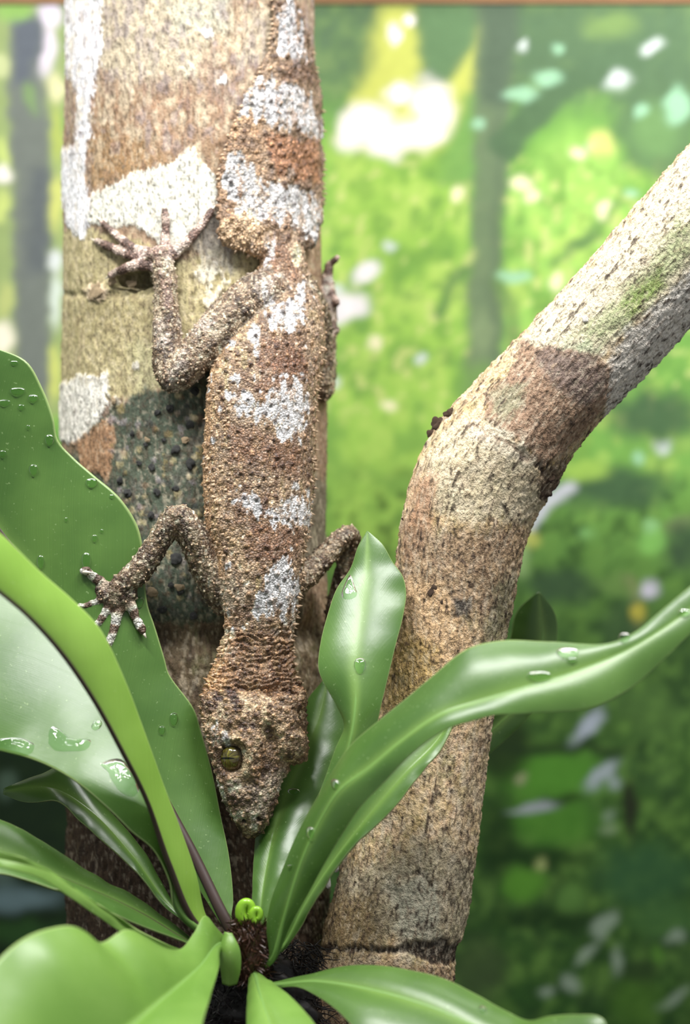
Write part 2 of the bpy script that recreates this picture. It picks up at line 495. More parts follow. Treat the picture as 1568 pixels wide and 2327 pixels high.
    blob(1140, 1690, 60, 90, (40, 58, 32), 0.85); blob(1130, 1900, 40, 90, (36, 62, 30), 0.8); blob(1280, 1700, 160, 14, (40, 62, 36), 0.8)
    blob(1430, 1840, 18, 66, (42, 46, 36), 0.9); blob(1270, 1820, 70, 12, (40, 66, 30), 0.8, -12); blob(1210, 1950, 120, 20, (32, 62, 28), 0.8)
    blob(1332, 1650, 48, 16, (172, 188, 206), 0.95, -48); blob(1375, 1756, 46, 18, (164, 182, 192), 0.95, -40); blob(1398, 1778, 14, 18, (150, 172, 172), 0.9)
    blob(1210, 1836, 50, 12, (158, 172, 180), 0.95, -8); blob(1186, 1770, 14, 14, (150, 160, 120), 0.9); blob(1225, 1960, 14, 14, (160, 180, 110), 0.9)
    blob(1380, 1852, 14, 14, (120, 150, 120), 0.9); blob(1376, 1885, 16, 14, (120, 150, 110), 0.9)
    blob(1192, 2010, 46, 38, (84, 148, 40), 0.95); blob(1300, 2040, 30, 30, (90, 140, 62), 0.8); blob(1470, 1990, 110, 70, (52, 98, 60), 0.8); blob(1510, 2090, 80, 40, (70, 118, 62), 0.7)
    blob(1240, 2090, 120, 26, (30, 58, 28), 0.8); blob(1090, 2200, 60, 70, (70, 92, 56), 0.7)
    for a in ((1372, 2098, 34, 16, -60), (1332, 2170, 36, 12, -55), (1405, 2182, 36, 13, 80), (1540, 2130, 22, 18, 0), (1300, 2238, 28, 16, 30), (1240, 2255, 16, 16, 0), (1530, 2270, 40, 12, -30)):
        blob(*a[:4], (146, 172, 152), 0.85, a[4])
    blob(1450, 2280, 60, 60, (78, 128, 40), 0.7); blob(1500, 2170, 18, 26, (92, 152, 50), 0.8); blob(1460, 2210, 40, 30, (44, 66, 40), 0.7)
    # left strip
    pol([(-40, -20), (150, -20), (150, 950), (-40, 950)], (150, 172, 112), 0.9, 10)
    pol([(28, 40), (100, 20), (112, 300), (110, 920), (38, 920), (30, 500), (15, 250)], (112, 122, 120), 0.95, 12)
    pol([(62, 380), (108, 380), (110, 620), (60, 620)], (90, 100, 108), 0.7, 20); pol([(28, 50), (90, 40), (80, 190), (35, 190)], (92, 102, 118), 0.8, 16)
    blob(35, 25, 40, 26, (140, 190, 96), 0.9); blob(75, 225, 16, 34, (126, 165, 100), 0.7, -15)
    blob(115, 25, 24, 30, (222, 218, 240)); blob(108, 110, 16, 60, (222, 218, 236)); blob(125, 200, 16, 26, (216, 220, 170))
    blob(128, 300, 14, 60, (170, 190, 90), 0.9); blob(125, 460, 16, 60, (196, 208, 112)); blob(125, 590, 15, 30, (215, 228, 230)); blob(122, 680, 13, 60, (205, 224, 214)); blob(122, 850, 13, 60, (200, 214, 110))
    blob(5, 150, 18, 26, (190, 205, 150)); blob(5, 350, 16, 40, (190, 214, 120)); blob(4, 400, 18, 20, (240, 240, 236)); blob(5, 470, 16, 30, (192, 214, 120)); blob(8, 680, 22, 40, (180, 196, 120)); blob(10, 770, 22, 40, (240, 240, 220))
    # lower left of the print, frond shade painted into its colour
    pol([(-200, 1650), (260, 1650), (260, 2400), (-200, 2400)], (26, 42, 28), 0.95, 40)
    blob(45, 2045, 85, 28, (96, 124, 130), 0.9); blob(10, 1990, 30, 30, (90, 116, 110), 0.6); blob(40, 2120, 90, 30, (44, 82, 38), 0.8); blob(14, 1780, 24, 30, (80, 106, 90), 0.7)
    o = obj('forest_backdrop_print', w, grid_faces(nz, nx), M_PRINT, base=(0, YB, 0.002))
    g = (c @ np.array([.3, .6, .1]))[:, None]; c = g + (c - g) * .92
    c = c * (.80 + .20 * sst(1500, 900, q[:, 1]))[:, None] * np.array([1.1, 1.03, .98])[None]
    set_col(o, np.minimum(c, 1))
    m = o.modifiers.new('thickness', 'SOLIDIFY'); m.thickness = 0.002; m.offset = -1
    tag(o, 'large printed sheet of sunlit green forest covering the back wall', 'poster')
backdrop()

# ------------------------------------------------------------------ trunk
def edges_at(y):
    l = np.interp(y, [-300, 0, 350, 500, 950, 1300, 1900, 2400, 4600], [152, 148, 141, 138, 135, 140, 148, 150, 150])
    r = np.interp(y, [-300, 0, 350, 500, 950, 1300, 1900, 2400, 4600], [712, 717, 728, 735, 745, 748, 752, 756, 770])
    return l, r
def trunk_xr(y):
    l, r = edges_at(y); return (l + r) / 2, (r - l) / 2
def dfront(y):
    return 150 + (1700 - y) * 0.12
def surf(x, y):
    """depth of the trunk surface at a pixel"""
    c, r = trunk_xr(y)
    t = min(abs(x - c), r * 0.999)
    return dfront(y) + r - math.sqrt(r * r - t * t)

def trunk():
    ys = np.concatenate([np.linspace(-900, -60, 150)[:-1], np.linspace(-60, 2360, 770), np.linspace(2400, 4350, 60)])
    th = np.concatenate([np.linspace(-math.pi * 0.53, math.pi * 0.53, 300), np.linspace(math.pi * 0.55, math.pi * 1.45, 50)])
    nt = len(th); ny = len(ys)
    T, Y = np.meshgrid(th, ys); T = T.ravel(); Y = Y.ravel()
    cx, R = trunk_xr(Y)
    cX = np.sin(T) * 3.0; cZ = np.cos(T) * 3.0; yy = Y * 0.01
    lump = fbm(cX * 1.2, yy * 0.5, cZ * 1.2, 1, 3)
    fib = fbm(cX * 14, yy * 2.2, cZ * 14, 2, 3)
    gr = fbm(cX * 16, yy * 16 / 3, cZ * 16, 3, 3)
    wA = fbm(cX * 3.5, yy * 1.4, cZ * 3.5, 4, 3)
    wB = fbm(cX * 9, yy * 3, cZ * 9, 5, 2)
    fine = vnoise(cX * 40, yy * 14, cZ * 40, 6)
    mid = fbm(cX * 15, yy * 8, cZ * 15, 7, 3); blo = fbm(cX * 5, yy * 3, cZ * 5, 8, 3)
    x0 = cx + R * np.sin(T); front = np.cos(T) > -0.15
    x = np.where(front, x0, cx + (R + 60) * np.sign(np.sin(T)) * 0.6 + 80 * wA); y = Y
    c = np.tile(lin((158, 132, 106))[None], (len(x), 1))
    hgt = lump * 6 + fib * 3.2 + gr * 2.4
    def pat(pts, k, soft=5, wa=18, wb=9, a=1.0, raise_=0.0, wf=3):
        nonlocal hgt
        s = sd_poly(x, y, pts) + wa * 1.2 * wA + wb * 1.6 * wB + wf * 1.6 * fine + 10 * mid
        m = sst(soft, -soft, s) * a
        blend(c, m, k); hgt = hgt + m * raise_
        return m
    def dots(cx_, cy_, r, k, a=1.0, rz=0, sx=1.0):
        nonlocal hgt
        s = np.hypot((x - cx_) / sx, y - cy_) + 10 * wB + 4 * fine + 7 * mid - r
        m = sst(3, -3, s) * a
        blend(c, m, k); hgt = hgt + m * rz
    # ground tones
    blend(c, sst(-0.1, 0.5, wA) * 0.6, (136, 120, 110))
    blend(c, sst(0.0, 0.45, -wA) * 0.5, (172, 152, 126))
    pat([(140, -300), (480, -300), (500, 60), (450, 190), (300, 210), (220, 150), (140, 120)], (188, 178, 152), 20, 40, 20, 0.75)
    pat([(560, 20), (625, 20), (610, 130), (540, 170)], (196, 184, 158), 12, 20, 12, 0.7)
    pat([(380, 10), (520, 0), (520, 60), (400, 80)], (172, 178, 160), 20, 20, 10, 0.6)
    pat([(200, 200), (340, 200), (500, 240), (560, 330), (480, 400), (300, 420), (190, 430), (180, 300)], (146, 118, 90), 22, 30, 14, 0.8)
    pat([(195, 290), (330, 320), (370, 380), (290, 410), (195, 430)], (156, 120, 70), 20, 30, 16, 0.5)
    pat([(320, 170), (480, 180), (520, 300), (400, 330), (300, 280)], (160, 132, 108), 26, 30, 14, 0.6)
    blend(c, sst(0.25, 0.5, wB) * sst(700, 300, y) * 0.35, (120, 114, 118))
    # pale olive bark of the middle
    pat([(100, 520), (220, 520), (420, 590), (560, 560), (640, 640), (520, 800), (470, 800), (380, 880), (250, 920), (100, 900)], (180, 168, 126), 7, 16, 8, 1.0)
    blend(c, sst(0.1, 0.45, wB) * sst(540, 600, y) * sst(900, 860, y) * 0.45, (150, 142, 96))
    pat([(280, 780), (450, 770), (440, 880), (300, 890)], (196, 192, 148), 16, 20, 10, 0.6)
    pat([(140, 660), (330, 660), (300, 760), (150, 770)], (158, 146, 104), 20, 20, 10, 0.5)
    # white lichen
    wh = (236, 236, 238)
    pat([(150, -300), (232, -300), (229, 100), (216, 190), (206, 300), (196, 345), (186, 400), (205, 440), (205, 500), (182, 545), (165, 528), (145, 505), (120, 350), (166, 325), (170, 200), (150, 170), (120, 100)], wh, 3, 8, 6, 0.98, 3)
    pat([(205, 442), (300, 392), (395, 370), (440, 338), (486, 395), (490, 470), (450, 520), (402, 585), (352, 548), (300, 508), (240, 522), (205, 505)], (228, 228, 214), 3, 10, 7, 0.95, 3)
    m = sst(0.3, 0.55, fine + 0.4 * wB) * sst(420, 470, y) * 0.0
    pat([(182, 850), (242, 850), (246, 920), (216, 968), (166, 1008), (100, 990), (100, 890)], (236, 232, 220), 3, 7, 6, 1.0, 4)
    pat([(455, 690), (480, 640), (510, 610), (470, 585), (440, 625), (480, 650)], (232, 226, 206), 3, 5, 6, 0.9, 4)
    pat([(452, 690), (505, 650), (500, 610), (530, 640), (480, 700)], (232, 222, 200), 3, 6, 6, 0.9, 4)
    dots(472, 77, 11, (238, 236, 232), 1, 3); dots(509, 182, 10, (240, 240, 240), 1, 3); dots(425, 162, 16, (212, 204, 180), .8, 2); dots(215, 664, 20, (224, 200, 168), 1, 8, 1.3); dots(305, 832, 7, (228, 224, 212), 1, 2)
    dots(258, 912, 12, (226, 214, 192), 1, 3, .7)
    # scattered dark specks over the white
    blend(c, sst(0.42, 0.6, fine) * sst(330, 380, y) * sst(600, 540, y) * 0.55, (120, 124, 104))
    # grey knot beside the tail, with the tail's shadow painted in
    pat([(450, 500), (520, 470), (545, 560), (540, 640), (490, 610), (440, 560)], (128, 124, 116), 12, 10, 8, 0.85)
    # cracked hollow under the toes
    s = sd_poly(x, y, [(258, 628), (330, 612), (345, 650), (300, 662), (256, 652)]) + 5 * wB
    m = sst(5, -5, s); blend(c, m * 0.8, (72, 66, 40)); hgt = hgt - 34 * m
    # orange strip and dark green lower bark
    pat([(250, 925), (330, 885), (400, 885), (470, 790), (640, 800), (760, 1000), (760, 1420), (100, 1420), (150, 1040)], (80, 90, 74), 6, 14, 10, 1.0)
    blend(c, sst(0.05, 0.4, wB) * sst(900, 960, y) * sst(1440, 1380, y) * 0.5, (104, 98, 92))
    pat([(165, 1008), (246, 950), (256, 990), (250, 1060), (240, 1090), (180, 1060)], (172, 132, 98), 5, 8, 8, .9, 4)
    for k in range(170):
        qx, qy = rng.uniform(235, 470), rng.uniform(890, 1400)
        kc = [(150, 132, 84), (150, 140, 142), (120, 92, 70), (190, 176, 130), (48, 48, 52)][rng.integers(5)]
        dots(qx, qy, rng.uniform(1.5, 9), kc, 0.6, rng.uniform(0, 3.5))
    # right flank
    pat([(660, 560), (780, 520), (780, 1500), (690, 1500), (690, 900)], (150, 122, 98), 14, 16, 10, 0.9)
    pat([(690, 1060), (770, 1100), (770, 1320), (690, 1300)], (104, 100, 84), 14, 16, 10, 0.8)
    pat([(640, 20), (700, 0), (720, 300), (640, 330)], (140, 112, 92), 14, 14, 8, 0.7)
    # below the forelegs
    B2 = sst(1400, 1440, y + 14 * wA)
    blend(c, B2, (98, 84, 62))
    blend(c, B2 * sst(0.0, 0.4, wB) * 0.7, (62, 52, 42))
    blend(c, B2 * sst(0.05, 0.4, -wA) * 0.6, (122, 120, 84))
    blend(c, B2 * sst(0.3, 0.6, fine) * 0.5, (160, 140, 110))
    blend(c, sst(1640, 1850, y), (74, 58, 42))  # shade beneath the fern fronds painted into the lowest bark
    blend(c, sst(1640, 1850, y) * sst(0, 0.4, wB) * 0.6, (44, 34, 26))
    blend(c, sst(0.35, 0.75, fine) * 0.18, (70, 60, 50))
    up = sst(440, 300, y)
    blend(c, sst(.05, .35, blo) * up * .55, (150, 138, 138)); blend(c, sst(.08, .35, -blo) * up * .55, (206, 192, 164)); blend(c, sst(.12, .4, wB) * up * sst(120, 240, y) * .4, (158, 112, 68))
    blend(c, sst(.1, .4, blo) * sst(540, 600, y) * sst(900, 860, y) * .4, (138, 128, 88)); blend(c, sst(.1, .4, -blo) * sst(540, 600, y) * sst(900, 860, y) * .35, (206, 196, 156))
    # weathering over everything: grey-lilac film, cream fibres, brown pores
    blend(c, sst(.08, .4, mid) * .38, (104, 84, 66)); blend(c, sst(.08, .4, -mid) * .35, (206, 192, 166)); blend(c, sst(.1, .4, fib) * sst(420, 200, y) * .2, (134, 122, 124))
    blend(c, sst(.18, .45, -fib) * sst(880, 840, y) * .3, (198, 180, 150)); blend(c, sst(.45, .7, fine + .6 * mid) * .5, (62, 50, 40))
    hgt = hgt + mid * 2.5
    hgt = hgt + B2 * (gr * 4 + wB * 5)
    hgt = hgt - 26 * np.exp(-((y - 1440 - 10 * wA) / 34) ** 2) * sst(1.35, 0.9, np.abs(T))
    hgt = hgt - 5 * np.exp(-((y - 668 - 8 * wA) / 8) ** 2) * sst(430, 380, x)
    Rr = R + hgt - 5
    q = np.stack([cx + Rr * np.sin(T), Y, dfront(Y) + R - Rr * np.cos(T)], 1)
    w = PV(q)
    base = P1(430, 4350, dfront(4350) + 305); 
    t = thing('tree_trunk', 'thick upright tree trunk with white lichen patches carrying the gecko', 'tree trunk', (base[0], base[1], 0))
    w[:, 2] = np.maximum(w[:, 2], 0.0)
    o = obj('bark', w, grid_faces(ny, nt, True), M_TRUNK, t)
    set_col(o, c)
    return t
TRUNK = trunk()

def lump_mesh(name, seed, flat=1.0, sub=2, amp=0.25):
    bm = bmesh.new(); bmesh.ops.create_icosphere(bm, subdivisions=sub, radius=1.0)
    for v in bm.verts:
        p = np.array(v.co)
        n = vnoise(np.array([p[0] * 1.7]), np.array([p[1] * 1.7]), np.array([p[2] * 1.7]), seed)[0]
        v.co = v.co * (1 + amp * n); v.co.z *= flat
    me = bpy.data.meshes.new(name); bm.to_mesh(me); bm.free()
    me.polygons.foreach_set('use_smooth', np.ones(len(me.polygons), bool))
    return me

def place_piece(name, me, parent, x, y, r, normal, d, sx=1.0, rot=0.0, sz=1.0):
    o = bpy.data.objects.new(name, me); COL.objects.link(o); o.parent = parent
    n = Vector(normal).normalized()
    qrot = n.to_track_quat('Z', 'Y') @ Matrix.Rotation(rot, 3, 'Z').to_quaternion()
    o.location = Vector(P1(x, y, d) - BASE[parent.name]); o.rotation_mode = 'QUATERNION'
    o.rotation_quaternion = qrot; o.scale = (r * PX * sx, r * PX, r * PX * sz)
    return o

def trunk_normal(x, y):
    c, R = trunk_xr(y); s = max(-0.98, min(0.98, (x - c) / R)); k = math.sqrt(1 - s * s)
    return RGT * s - FWD * k

wart_me = [lump_mesh('wart', 11 + k, 1.0, 3, .55) for k in range(3)]
for m in wart_me: m.materials.append(M_WART)
for (x, y, r) in [(398, 1022, 10), (432, 1055, 11), (400, 1270, 12), (272, 1092, 8), (343, 1170, 7), (358, 938, 7), (290, 1120, 9), (356, 1118, 8), (345, 1062, 8), (386, 928, 8), (443, 890, 9), (398, 1110, 7), (432, 965, 8), (368, 1385, 9), (410, 1345, 7), (330, 1010, 5), (300, 985, 6), (372, 1000, 5), (420, 1150, 6), (315, 1052, 6), (365, 1210, 6), (388, 1330, 6), (440, 1400, 8)]:
    place_piece('wart', wart_me[rng.integers(3)], TRUNK, x, y, r, trunk_normal(x, y), surf(x, y) + 2, 1, rng.uniform(0, 6), 0.5)
flake_me = [lump_mesh('bark_flake', 31 + k, 0.22, 3, 0.7) for k in range(3)]
for m in flake_me: m.materials.append(M_FLAKE)
for (x, y, r, sx) in [(215, 664, 17, 1.5), (300, 645, 9, 1.6), (345, 1345, 10, 1.4), (410, 1335, 9, 1.3), (255, 640, 8, 1.5), (258, 912, 10, .7), (420, 1000, 7, 1.4), (335, 1000, 6, 1.3)]:
    place_piece('bark_flake', flake_me[rng.integers(3)], TRUNK, x, y, r, trunk_normal(x, y), surf(x, y) - 1, sx, rng.uniform(-.4, .4))

# ------------------------------------------------------------------ right-hand bough
def branch():
    ctl = [(1180, 4300, 150, 170), (1000, 3300, 170, 168), (876, 2500, 190, 162), (878, 2200, 195, 156), (912, 2050, 195, 152), (942, 1900, 195, 146), (985, 1650, 195, 130), (1008, 1500, 195, 132), (1032, 1330, 195, 138), (1056, 1200, 195, 142), (1090, 1100, 195, 147),
           (1140, 1020, 195, 148), (1200, 940, 195, 136), (1300, 830, 190, 131), (1440, 680, 180, 133), (1568, 540, 170, 138), (1720, 370, 160, 140), (1900, 170, 150, 142), (2150, -120, 140, 142)]
    n = 760
    c1 = cr(ctl, 2400)
    L = np.concatenate([[0], np.cumsum(np.linalg.norm(np.diff(c1[:, :3], axis=0), axis=1))])
    i0 = np.interp(2420, -c1[:, 1][::1], L) if False else L[np.argmin(np.abs(c1[:, 1] - 2420))]
    u = np.concatenate([np.linspace(0, i0, 50)[:-1], np.linspace(i0, L[-1], n - 49)])
    cl = np.stack([np.interp(u, L, c1[:, k]) for k in range(4)], 1)
    tan = np.gradient(cl[:, :3], axis=0); tan /= np.linalg.norm(tan, axis=1)[:, None]
    k = np.array([0, 0, -1.0])                       # towards the viewer
    side = np.cross(tan, k); side /= np.linalg.norm(side, axis=1)[:, None]
    nrm = np.cross(side, tan)
    th = np.concatenate([np.linspace(-math.pi * 0.54, math.pi * 0.54, 150), np.linspace(math.pi * 0.57, math.pi * 1.43, 36)])
    nt = len(th)
    T = np.tile(th, n); I = np.repeat(np.arange(n), nt)
    S = u[I] * 0.01
    cX = np.sin(T) * 1.5; cZ = np.cos(T) * 1.5
    lump = fbm(cX * 1.3, S * 0.7, cZ * 1.3, 41, 3)
    fib = fbm(cX * 13, S * 2.5, cZ * 13, 42, 3)
    gr = fbm(cX * 16, S * 9, cZ * 16, 43, 3)
    wA = fbm(cX * 3, S * 1.8, cZ * 3, 44, 3); wB = fbm(cX * 9, S * 5, cZ * 9, 45, 2)
    fine = vnoise(cX * 28, S * 20, cZ * 28, 46)
    mid = fbm(cX * 17, S * 6, cZ * 17, 47, 3)
    R0 = cl[I, 3]
    p = cl[I, :3] + side[I] * (-np.sin(T) * R0)[:, None] * 1.0 + nrm[I] * (np.cos(T) * R0)[:, None]
    # keep the left of the picture at negative angles
    x = p[:, 0]; y = p[:, 1]
    c = np.tile(lin((214, 188, 146))[None], (len(x), 1))
    hgt = lump * 4 + fib * 2.0 + gr * 1.6
    def pat(pts, kk, soft=6, wa=16, wb=10, a=1.0, rz=0, wf=3):
        nonlocal hgt
        m = sst(soft, -soft, sd_poly(x, y, pts) + wa * 1.2 * wA + wb * 1.6 * wB + wf * 1.6 * fine + 9 * mid) * a
        blend(c, m, kk); hgt = hgt + m * rz; return m
    def crack(pts, wd, depth, kk, a=1.0):
        nonlocal hgt; depth = depth * .5
        m = sst(wd * 1.6 + 2, wd - 3, sd_line(x + 14 * wB + 10 * mid, y + 14 * wA + 10 * gr, pts)) * a * sst(-.45, .1, wB + .6 * mid)
        blend(c, m, kk); hgt = hgt - m * depth
    blend(c, sst(0, 0.45, wA) * 0.5, (172, 148, 120))
    blend(c, sst(0.1, 0.45, -wA) * 0.5, (214, 200, 172))
    blend(c, sst(0.1, 0.5, wB) * 0.35, (128, 104, 84))
    wC = fbm(cX * 5, S * 3.4, cZ * 5, 48, 3); wD = fbm(cX * 6, S * 4, cZ * 6, 49, 3)
    blend(c, sst(.08, .35, wC) * .5, (150, 146, 100)); blend(c, sst(.08, .35, -wC) * .45, (206, 168, 138)); blend(c, sst(.12, .4, wD) * .45, (186, 156, 96)); blend(c, sst(.12, .4, -wD) * .4, (226, 212, 190))
    # upper arm
    pat([(1180, 780), (1568, 330), (1800, 100), (1900, 300), (1568, 650), (1300, 850)], (214, 204, 176), 16, 20, 10, .9)
    pat([(1300, 760), (1380, 690), (1500, 560), (1700, 380), (1740, 440), (1560, 600), (1440, 730), (1330, 790)], (140, 156, 104), 24, 24, 14, .7)
    pat([(1410, 690), (1500, 610), (1515, 650), (1440, 725)], (116, 142, 56), 12, 10, 10, .7)
    pat([(1260, 790), (1340, 760), (1350, 800), (1280, 830)], (164, 178, 142), 16, 16, 10, .7)
    pat([(1350, 860), (1420, 760), (1568, 610), (1800, 360), (1900, 420), (1568, 760), (1430, 900), (1370, 960)], (226, 220, 210), 10, 18, 10, .9)
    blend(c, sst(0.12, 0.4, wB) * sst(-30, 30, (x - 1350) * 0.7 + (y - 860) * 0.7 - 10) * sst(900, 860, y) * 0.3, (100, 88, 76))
    pat([(1190, 775), (1250, 790), (1330, 800), (1390, 830), (1370, 930), (1290, 1020), (1230, 1080), (1180, 1000), (1110, 960), (1100, 900), (1150, 860)], (146, 118, 96), 5, 10, 8, .95, 3)
    pat([(1220, 800), (1330, 800), (1380, 850), (1340, 920), (1270, 890)], (112, 98, 92), 16, 16, 10, .8)
    pat([(1110, 890), (1190, 870), (1190, 930), (1130, 960)], (136, 136, 108), 10, 12, 8, .8)
    crack([(1195, 768), (1230, 778), (1250, 790)], 2.5, 2, (60, 48, 40)); crack([(1150, 862), (1110, 890), (1100, 930), (1115, 960), (1150, 985)], 2.5, 2, (66, 54, 44))
    # the elbow
    pat([(985, 1000), (1040, 950), (1120, 980), (1230, 1050), (1240, 1120), (1200, 1200), (1060, 1180), (950, 1160)], (208, 196, 166), 12, 24, 16, .7)
    pat([(1040, 950), (1120, 965), (1220, 1035), (1200, 1060), (1090, 1010)], (212, 200, 176), 10, 8, 8, .8)
    crack([(1100, 985), (1160, 1010), (1215, 1050), (1245, 1085)], 3, 6, (120, 96, 80), .8); crack([(1060, 960), (1130, 990), (1200, 1030), (1250, 1060)], 2.5, 5, (140, 116, 96), .7)
    crack([(1225, 1060), (1245, 1090), (1235, 1130)], 6, 12, (52, 42, 36)); crack([(1250, 1060), (1262, 1090), (1245, 1130)], 4, 8, (60, 48, 40))
    pat([(1210, 1090), (1290, 1030), (1290, 1110), (1240, 1140)], (92, 74, 60), 10, 8, 8, .8)
    # lower arm
    pat([(925, 1180), (960, 1080), (1000, 1080), (985, 1180), (960, 1260), (910, 1280)], (178, 132, 102), 14, 14, 10, .75)
    pat([(920, 1210), (1200, 1190), (1190, 1300), (1160, 1420), (1060, 1400), (960, 1330), (890, 1320)], (156, 128, 100), 20, 22, 14, .8)
    blend(c, sst(0.1, 0.4, fine + .5 * wB) * sst(1190, 1240, y) * sst(1440, 1380, y) * 0.6, (84, 68, 54))
    pat([(1120, 1330), (1170, 1300), (1160, 1460), (1090, 1460)], (96, 100, 74), 16, 14, 12, .7)
    pat([(910, 1320), (1000, 1330), (1050, 1400), (1090, 1440), (1060, 1500), (980, 1560), (880, 1500)], (212, 176, 134), 12, 14, 10, .9)
    pat([(930, 1440), (1000, 1470), (1010, 1560), (960, 1620), (860, 1620), (880, 1500)], (186, 156, 92), 18, 16, 10, .75)
    pat([(1030, 1360), (1075, 1365), (1065, 1410), (1030, 1400)], (66, 64, 62), 7, 8, 8, .9)
    pat([(1080, 1640), (1130, 1640), (1100, 1800), (1070, 2050), (1010, 2010)], (150, 132, 108), 26, 18, 12, .6)
    pat([(840, 1960), (1000, 1900), (1100, 1960), (1060, 2160), (880, 2140), (760, 2100), (770, 1990)], (150, 142, 118), 30, 20, 12, .8)
    pat([(880, 2010), (960, 1990), (1010, 2050), (990, 2140), (900, 2130)], (168, 166, 146), 14, 16, 10, .8)
    pat([(700, 2030), (850, 2030), (880, 2170), (700, 2200)], (124, 104, 66), 24, 18, 10, .8)
    crack([(810, 1990), (840, 2030), (880, 2020), (900, 1990), (960, 1985), (1000, 2030), (1040, 2060)], 4, 6, (60, 50, 40), .85)
    crack([(1000, 1770), (985, 1830)], 4, 6, (80, 62, 48), .8); crack([(1080, 1440), (1045, 1480), (1035, 1520)], 2, 4, (100, 76, 56), .7)
    rw = 7 + 17 * sst(860, 1000, x) + 8 * wB; m = sst(4, -4, np.abs(y - 2158 - 0.04 * (x - 850) - 22 * wA - 8 * mid) - rw); blend(c, m * .95, (36, 30, 26)); hgt = hgt - 6 * m
    blend(c, sst(2180, 2210, y) * .8, (150, 122, 92))
    blend(c, sst(0.25, 0.7, fine) * 0.4, (86, 66, 50)); blend(c, sst(0.3, 0.7, -fine) * 0.3, (226, 206, 176))
    blend(c, sst(.1, .4, mid) * .45, (120, 94, 72)); blend(c, sst(.1, .4, -mid) * .35, (216, 202, 178)); blend(c, sst(.28, .5, wB * .7 + mid * .8) * .75, (50, 40, 34)); blend(c, sst(.5, .8, fine + .8 * mid) * .7, (52, 42, 36)); hgt = hgt + mid * 2.2
    # swelling at the elbow and rough underside of the bark
    hgt = hgt + 7 * np.exp(-(((y + 0.55 * x) - 1640) / 60) ** 2) * sst(900, 1000, x)
    rough = sst(0.5, 1.3, np.abs(T))
    hgt = hgt + rough * (gr * 5 + wB * 4)
    p = p + side[I] * (-np.sin(T) * hgt)[:, None] + nrm[I] * (np.cos(T) * hgt)[:, None]
    w = PV(p); w[:, 2] = np.maximum(w[:, 2], 0.0)
    t = thing('bent_branch', 'pale bent branch with a thick elbow rising beside the fern', 'branch', (w[:nt, 0].mean(), w[:nt, 1].mean(), 0))
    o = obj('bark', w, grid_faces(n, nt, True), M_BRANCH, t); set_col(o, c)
    fl = [lump_mesh('bark_flake', 61 + q, 0.5, 4, 0.7) for q in range(2)]
    fl[0].materials.append(M_DKFLAKE); fl[1].materials.append(M_DKFLAKE)
    F = -FWD
    for (a, b, r, sx, d, rt) in [(1010, 1365, 12, .8, 65, .3), (990, 1335, 10, 1.8, 68, 1.0), (998, 962, 14, 1.2, 165, .7), (984, 985, 11, 1.2, 190, 1.2), (1022, 938, 8, 1.5, 150, .5), (924, 1180, 9, .7, 170, 1.4), (1245, 1088, 12, .9, 130, .9), (1000, 1780, 6, .4, 68, .2), (840, 1900, 10, .8, 130, .4)]:
        place_piece('bark_flake', fl[rng.integers(2)], t, a, b, r, F, d, sx, rt, .7)
    fw = lump_mesh('lichen_flake', 71, 0.4, 3, 0.35); fw.materials.append(M_WHITE)
    for (a, b, r, sx, rt) in [(757, 1955, 9, 3.4, 1.9), (744, 2000, 7, 3.0, 1.75), (860, 1625, 9, 2.0, 1.6), (1060, 1266, 5, 1.2, .2), (1400, 742, 10, 1, .2), (1330, 725, 8, .9, .2)]:
        dd = 80 if a > 900 else 178
        place_piece('lichen_flake', fw, t, a, b, r, F, dd if a < 1300 else 60, sx, rt)
branch()

# ------------------------------------------------------------------ gecko
def tube_px(pts, n=28, m=14, cap=True):
    """closed tapered tube; pts (x, y, d, r) in pixel space"""
    c = cr(pts, n); tan = np.gradient(c[:, :3], axis=0); tan /= np.linalg.norm(tan, axis=1)[:, None]
    ref = np.array([0, 0, -1.0]); V = []
    for i in range(n):
        s = np.cross(tan[i], ref); s /= max(np.linalg.norm(s), 1e-6); u = np.cross(s, tan[i])
        for k in range(m):
            a = 2 * math.pi * k / m
            V.append(c[i, :3] + c[i, 3] * (math.cos(a) * s + math.sin(a) * u))
    F = [tuple(f) for f in grid_faces(n, m, True).tolist()]
    V.append(c[0, :3] - tan[0] * c[0, 3] * .7); V.append(c[-1, :3] + tan[-1] * c[-1, 3] * .7)
    a, b = len(V) - 2, len(V) - 1
    for k in range(m):
        F.append(((k + 1) % m, k, a)); F.append(((n - 1) * m + k, (n - 1) * m + (k + 1) % m, b))
    return np.array(V), F

def ell_px(c, r, tilt=0.0, m=20, n=12):
    V = []; F = []
    ct, st = math.cos(tilt), math.sin(tilt)
    for i in range(n + 1):
        a = math.pi * i / n
        for k in range(m):
            b = 2 * math.pi * k / m
            p = np.array([r[0] * math.sin(a) * math.cos(b), r[1] * math.cos(a), r[2] * math.sin(a) * math.sin(b)])
            V.append(np.array(c) + [p[0] * ct - p[2] * st, p[1], p[0] * st + p[2] * ct])
    F = [tuple(f) for f in grid_faces(n + 1, m, True).tolist()]
    return np.array(V), F

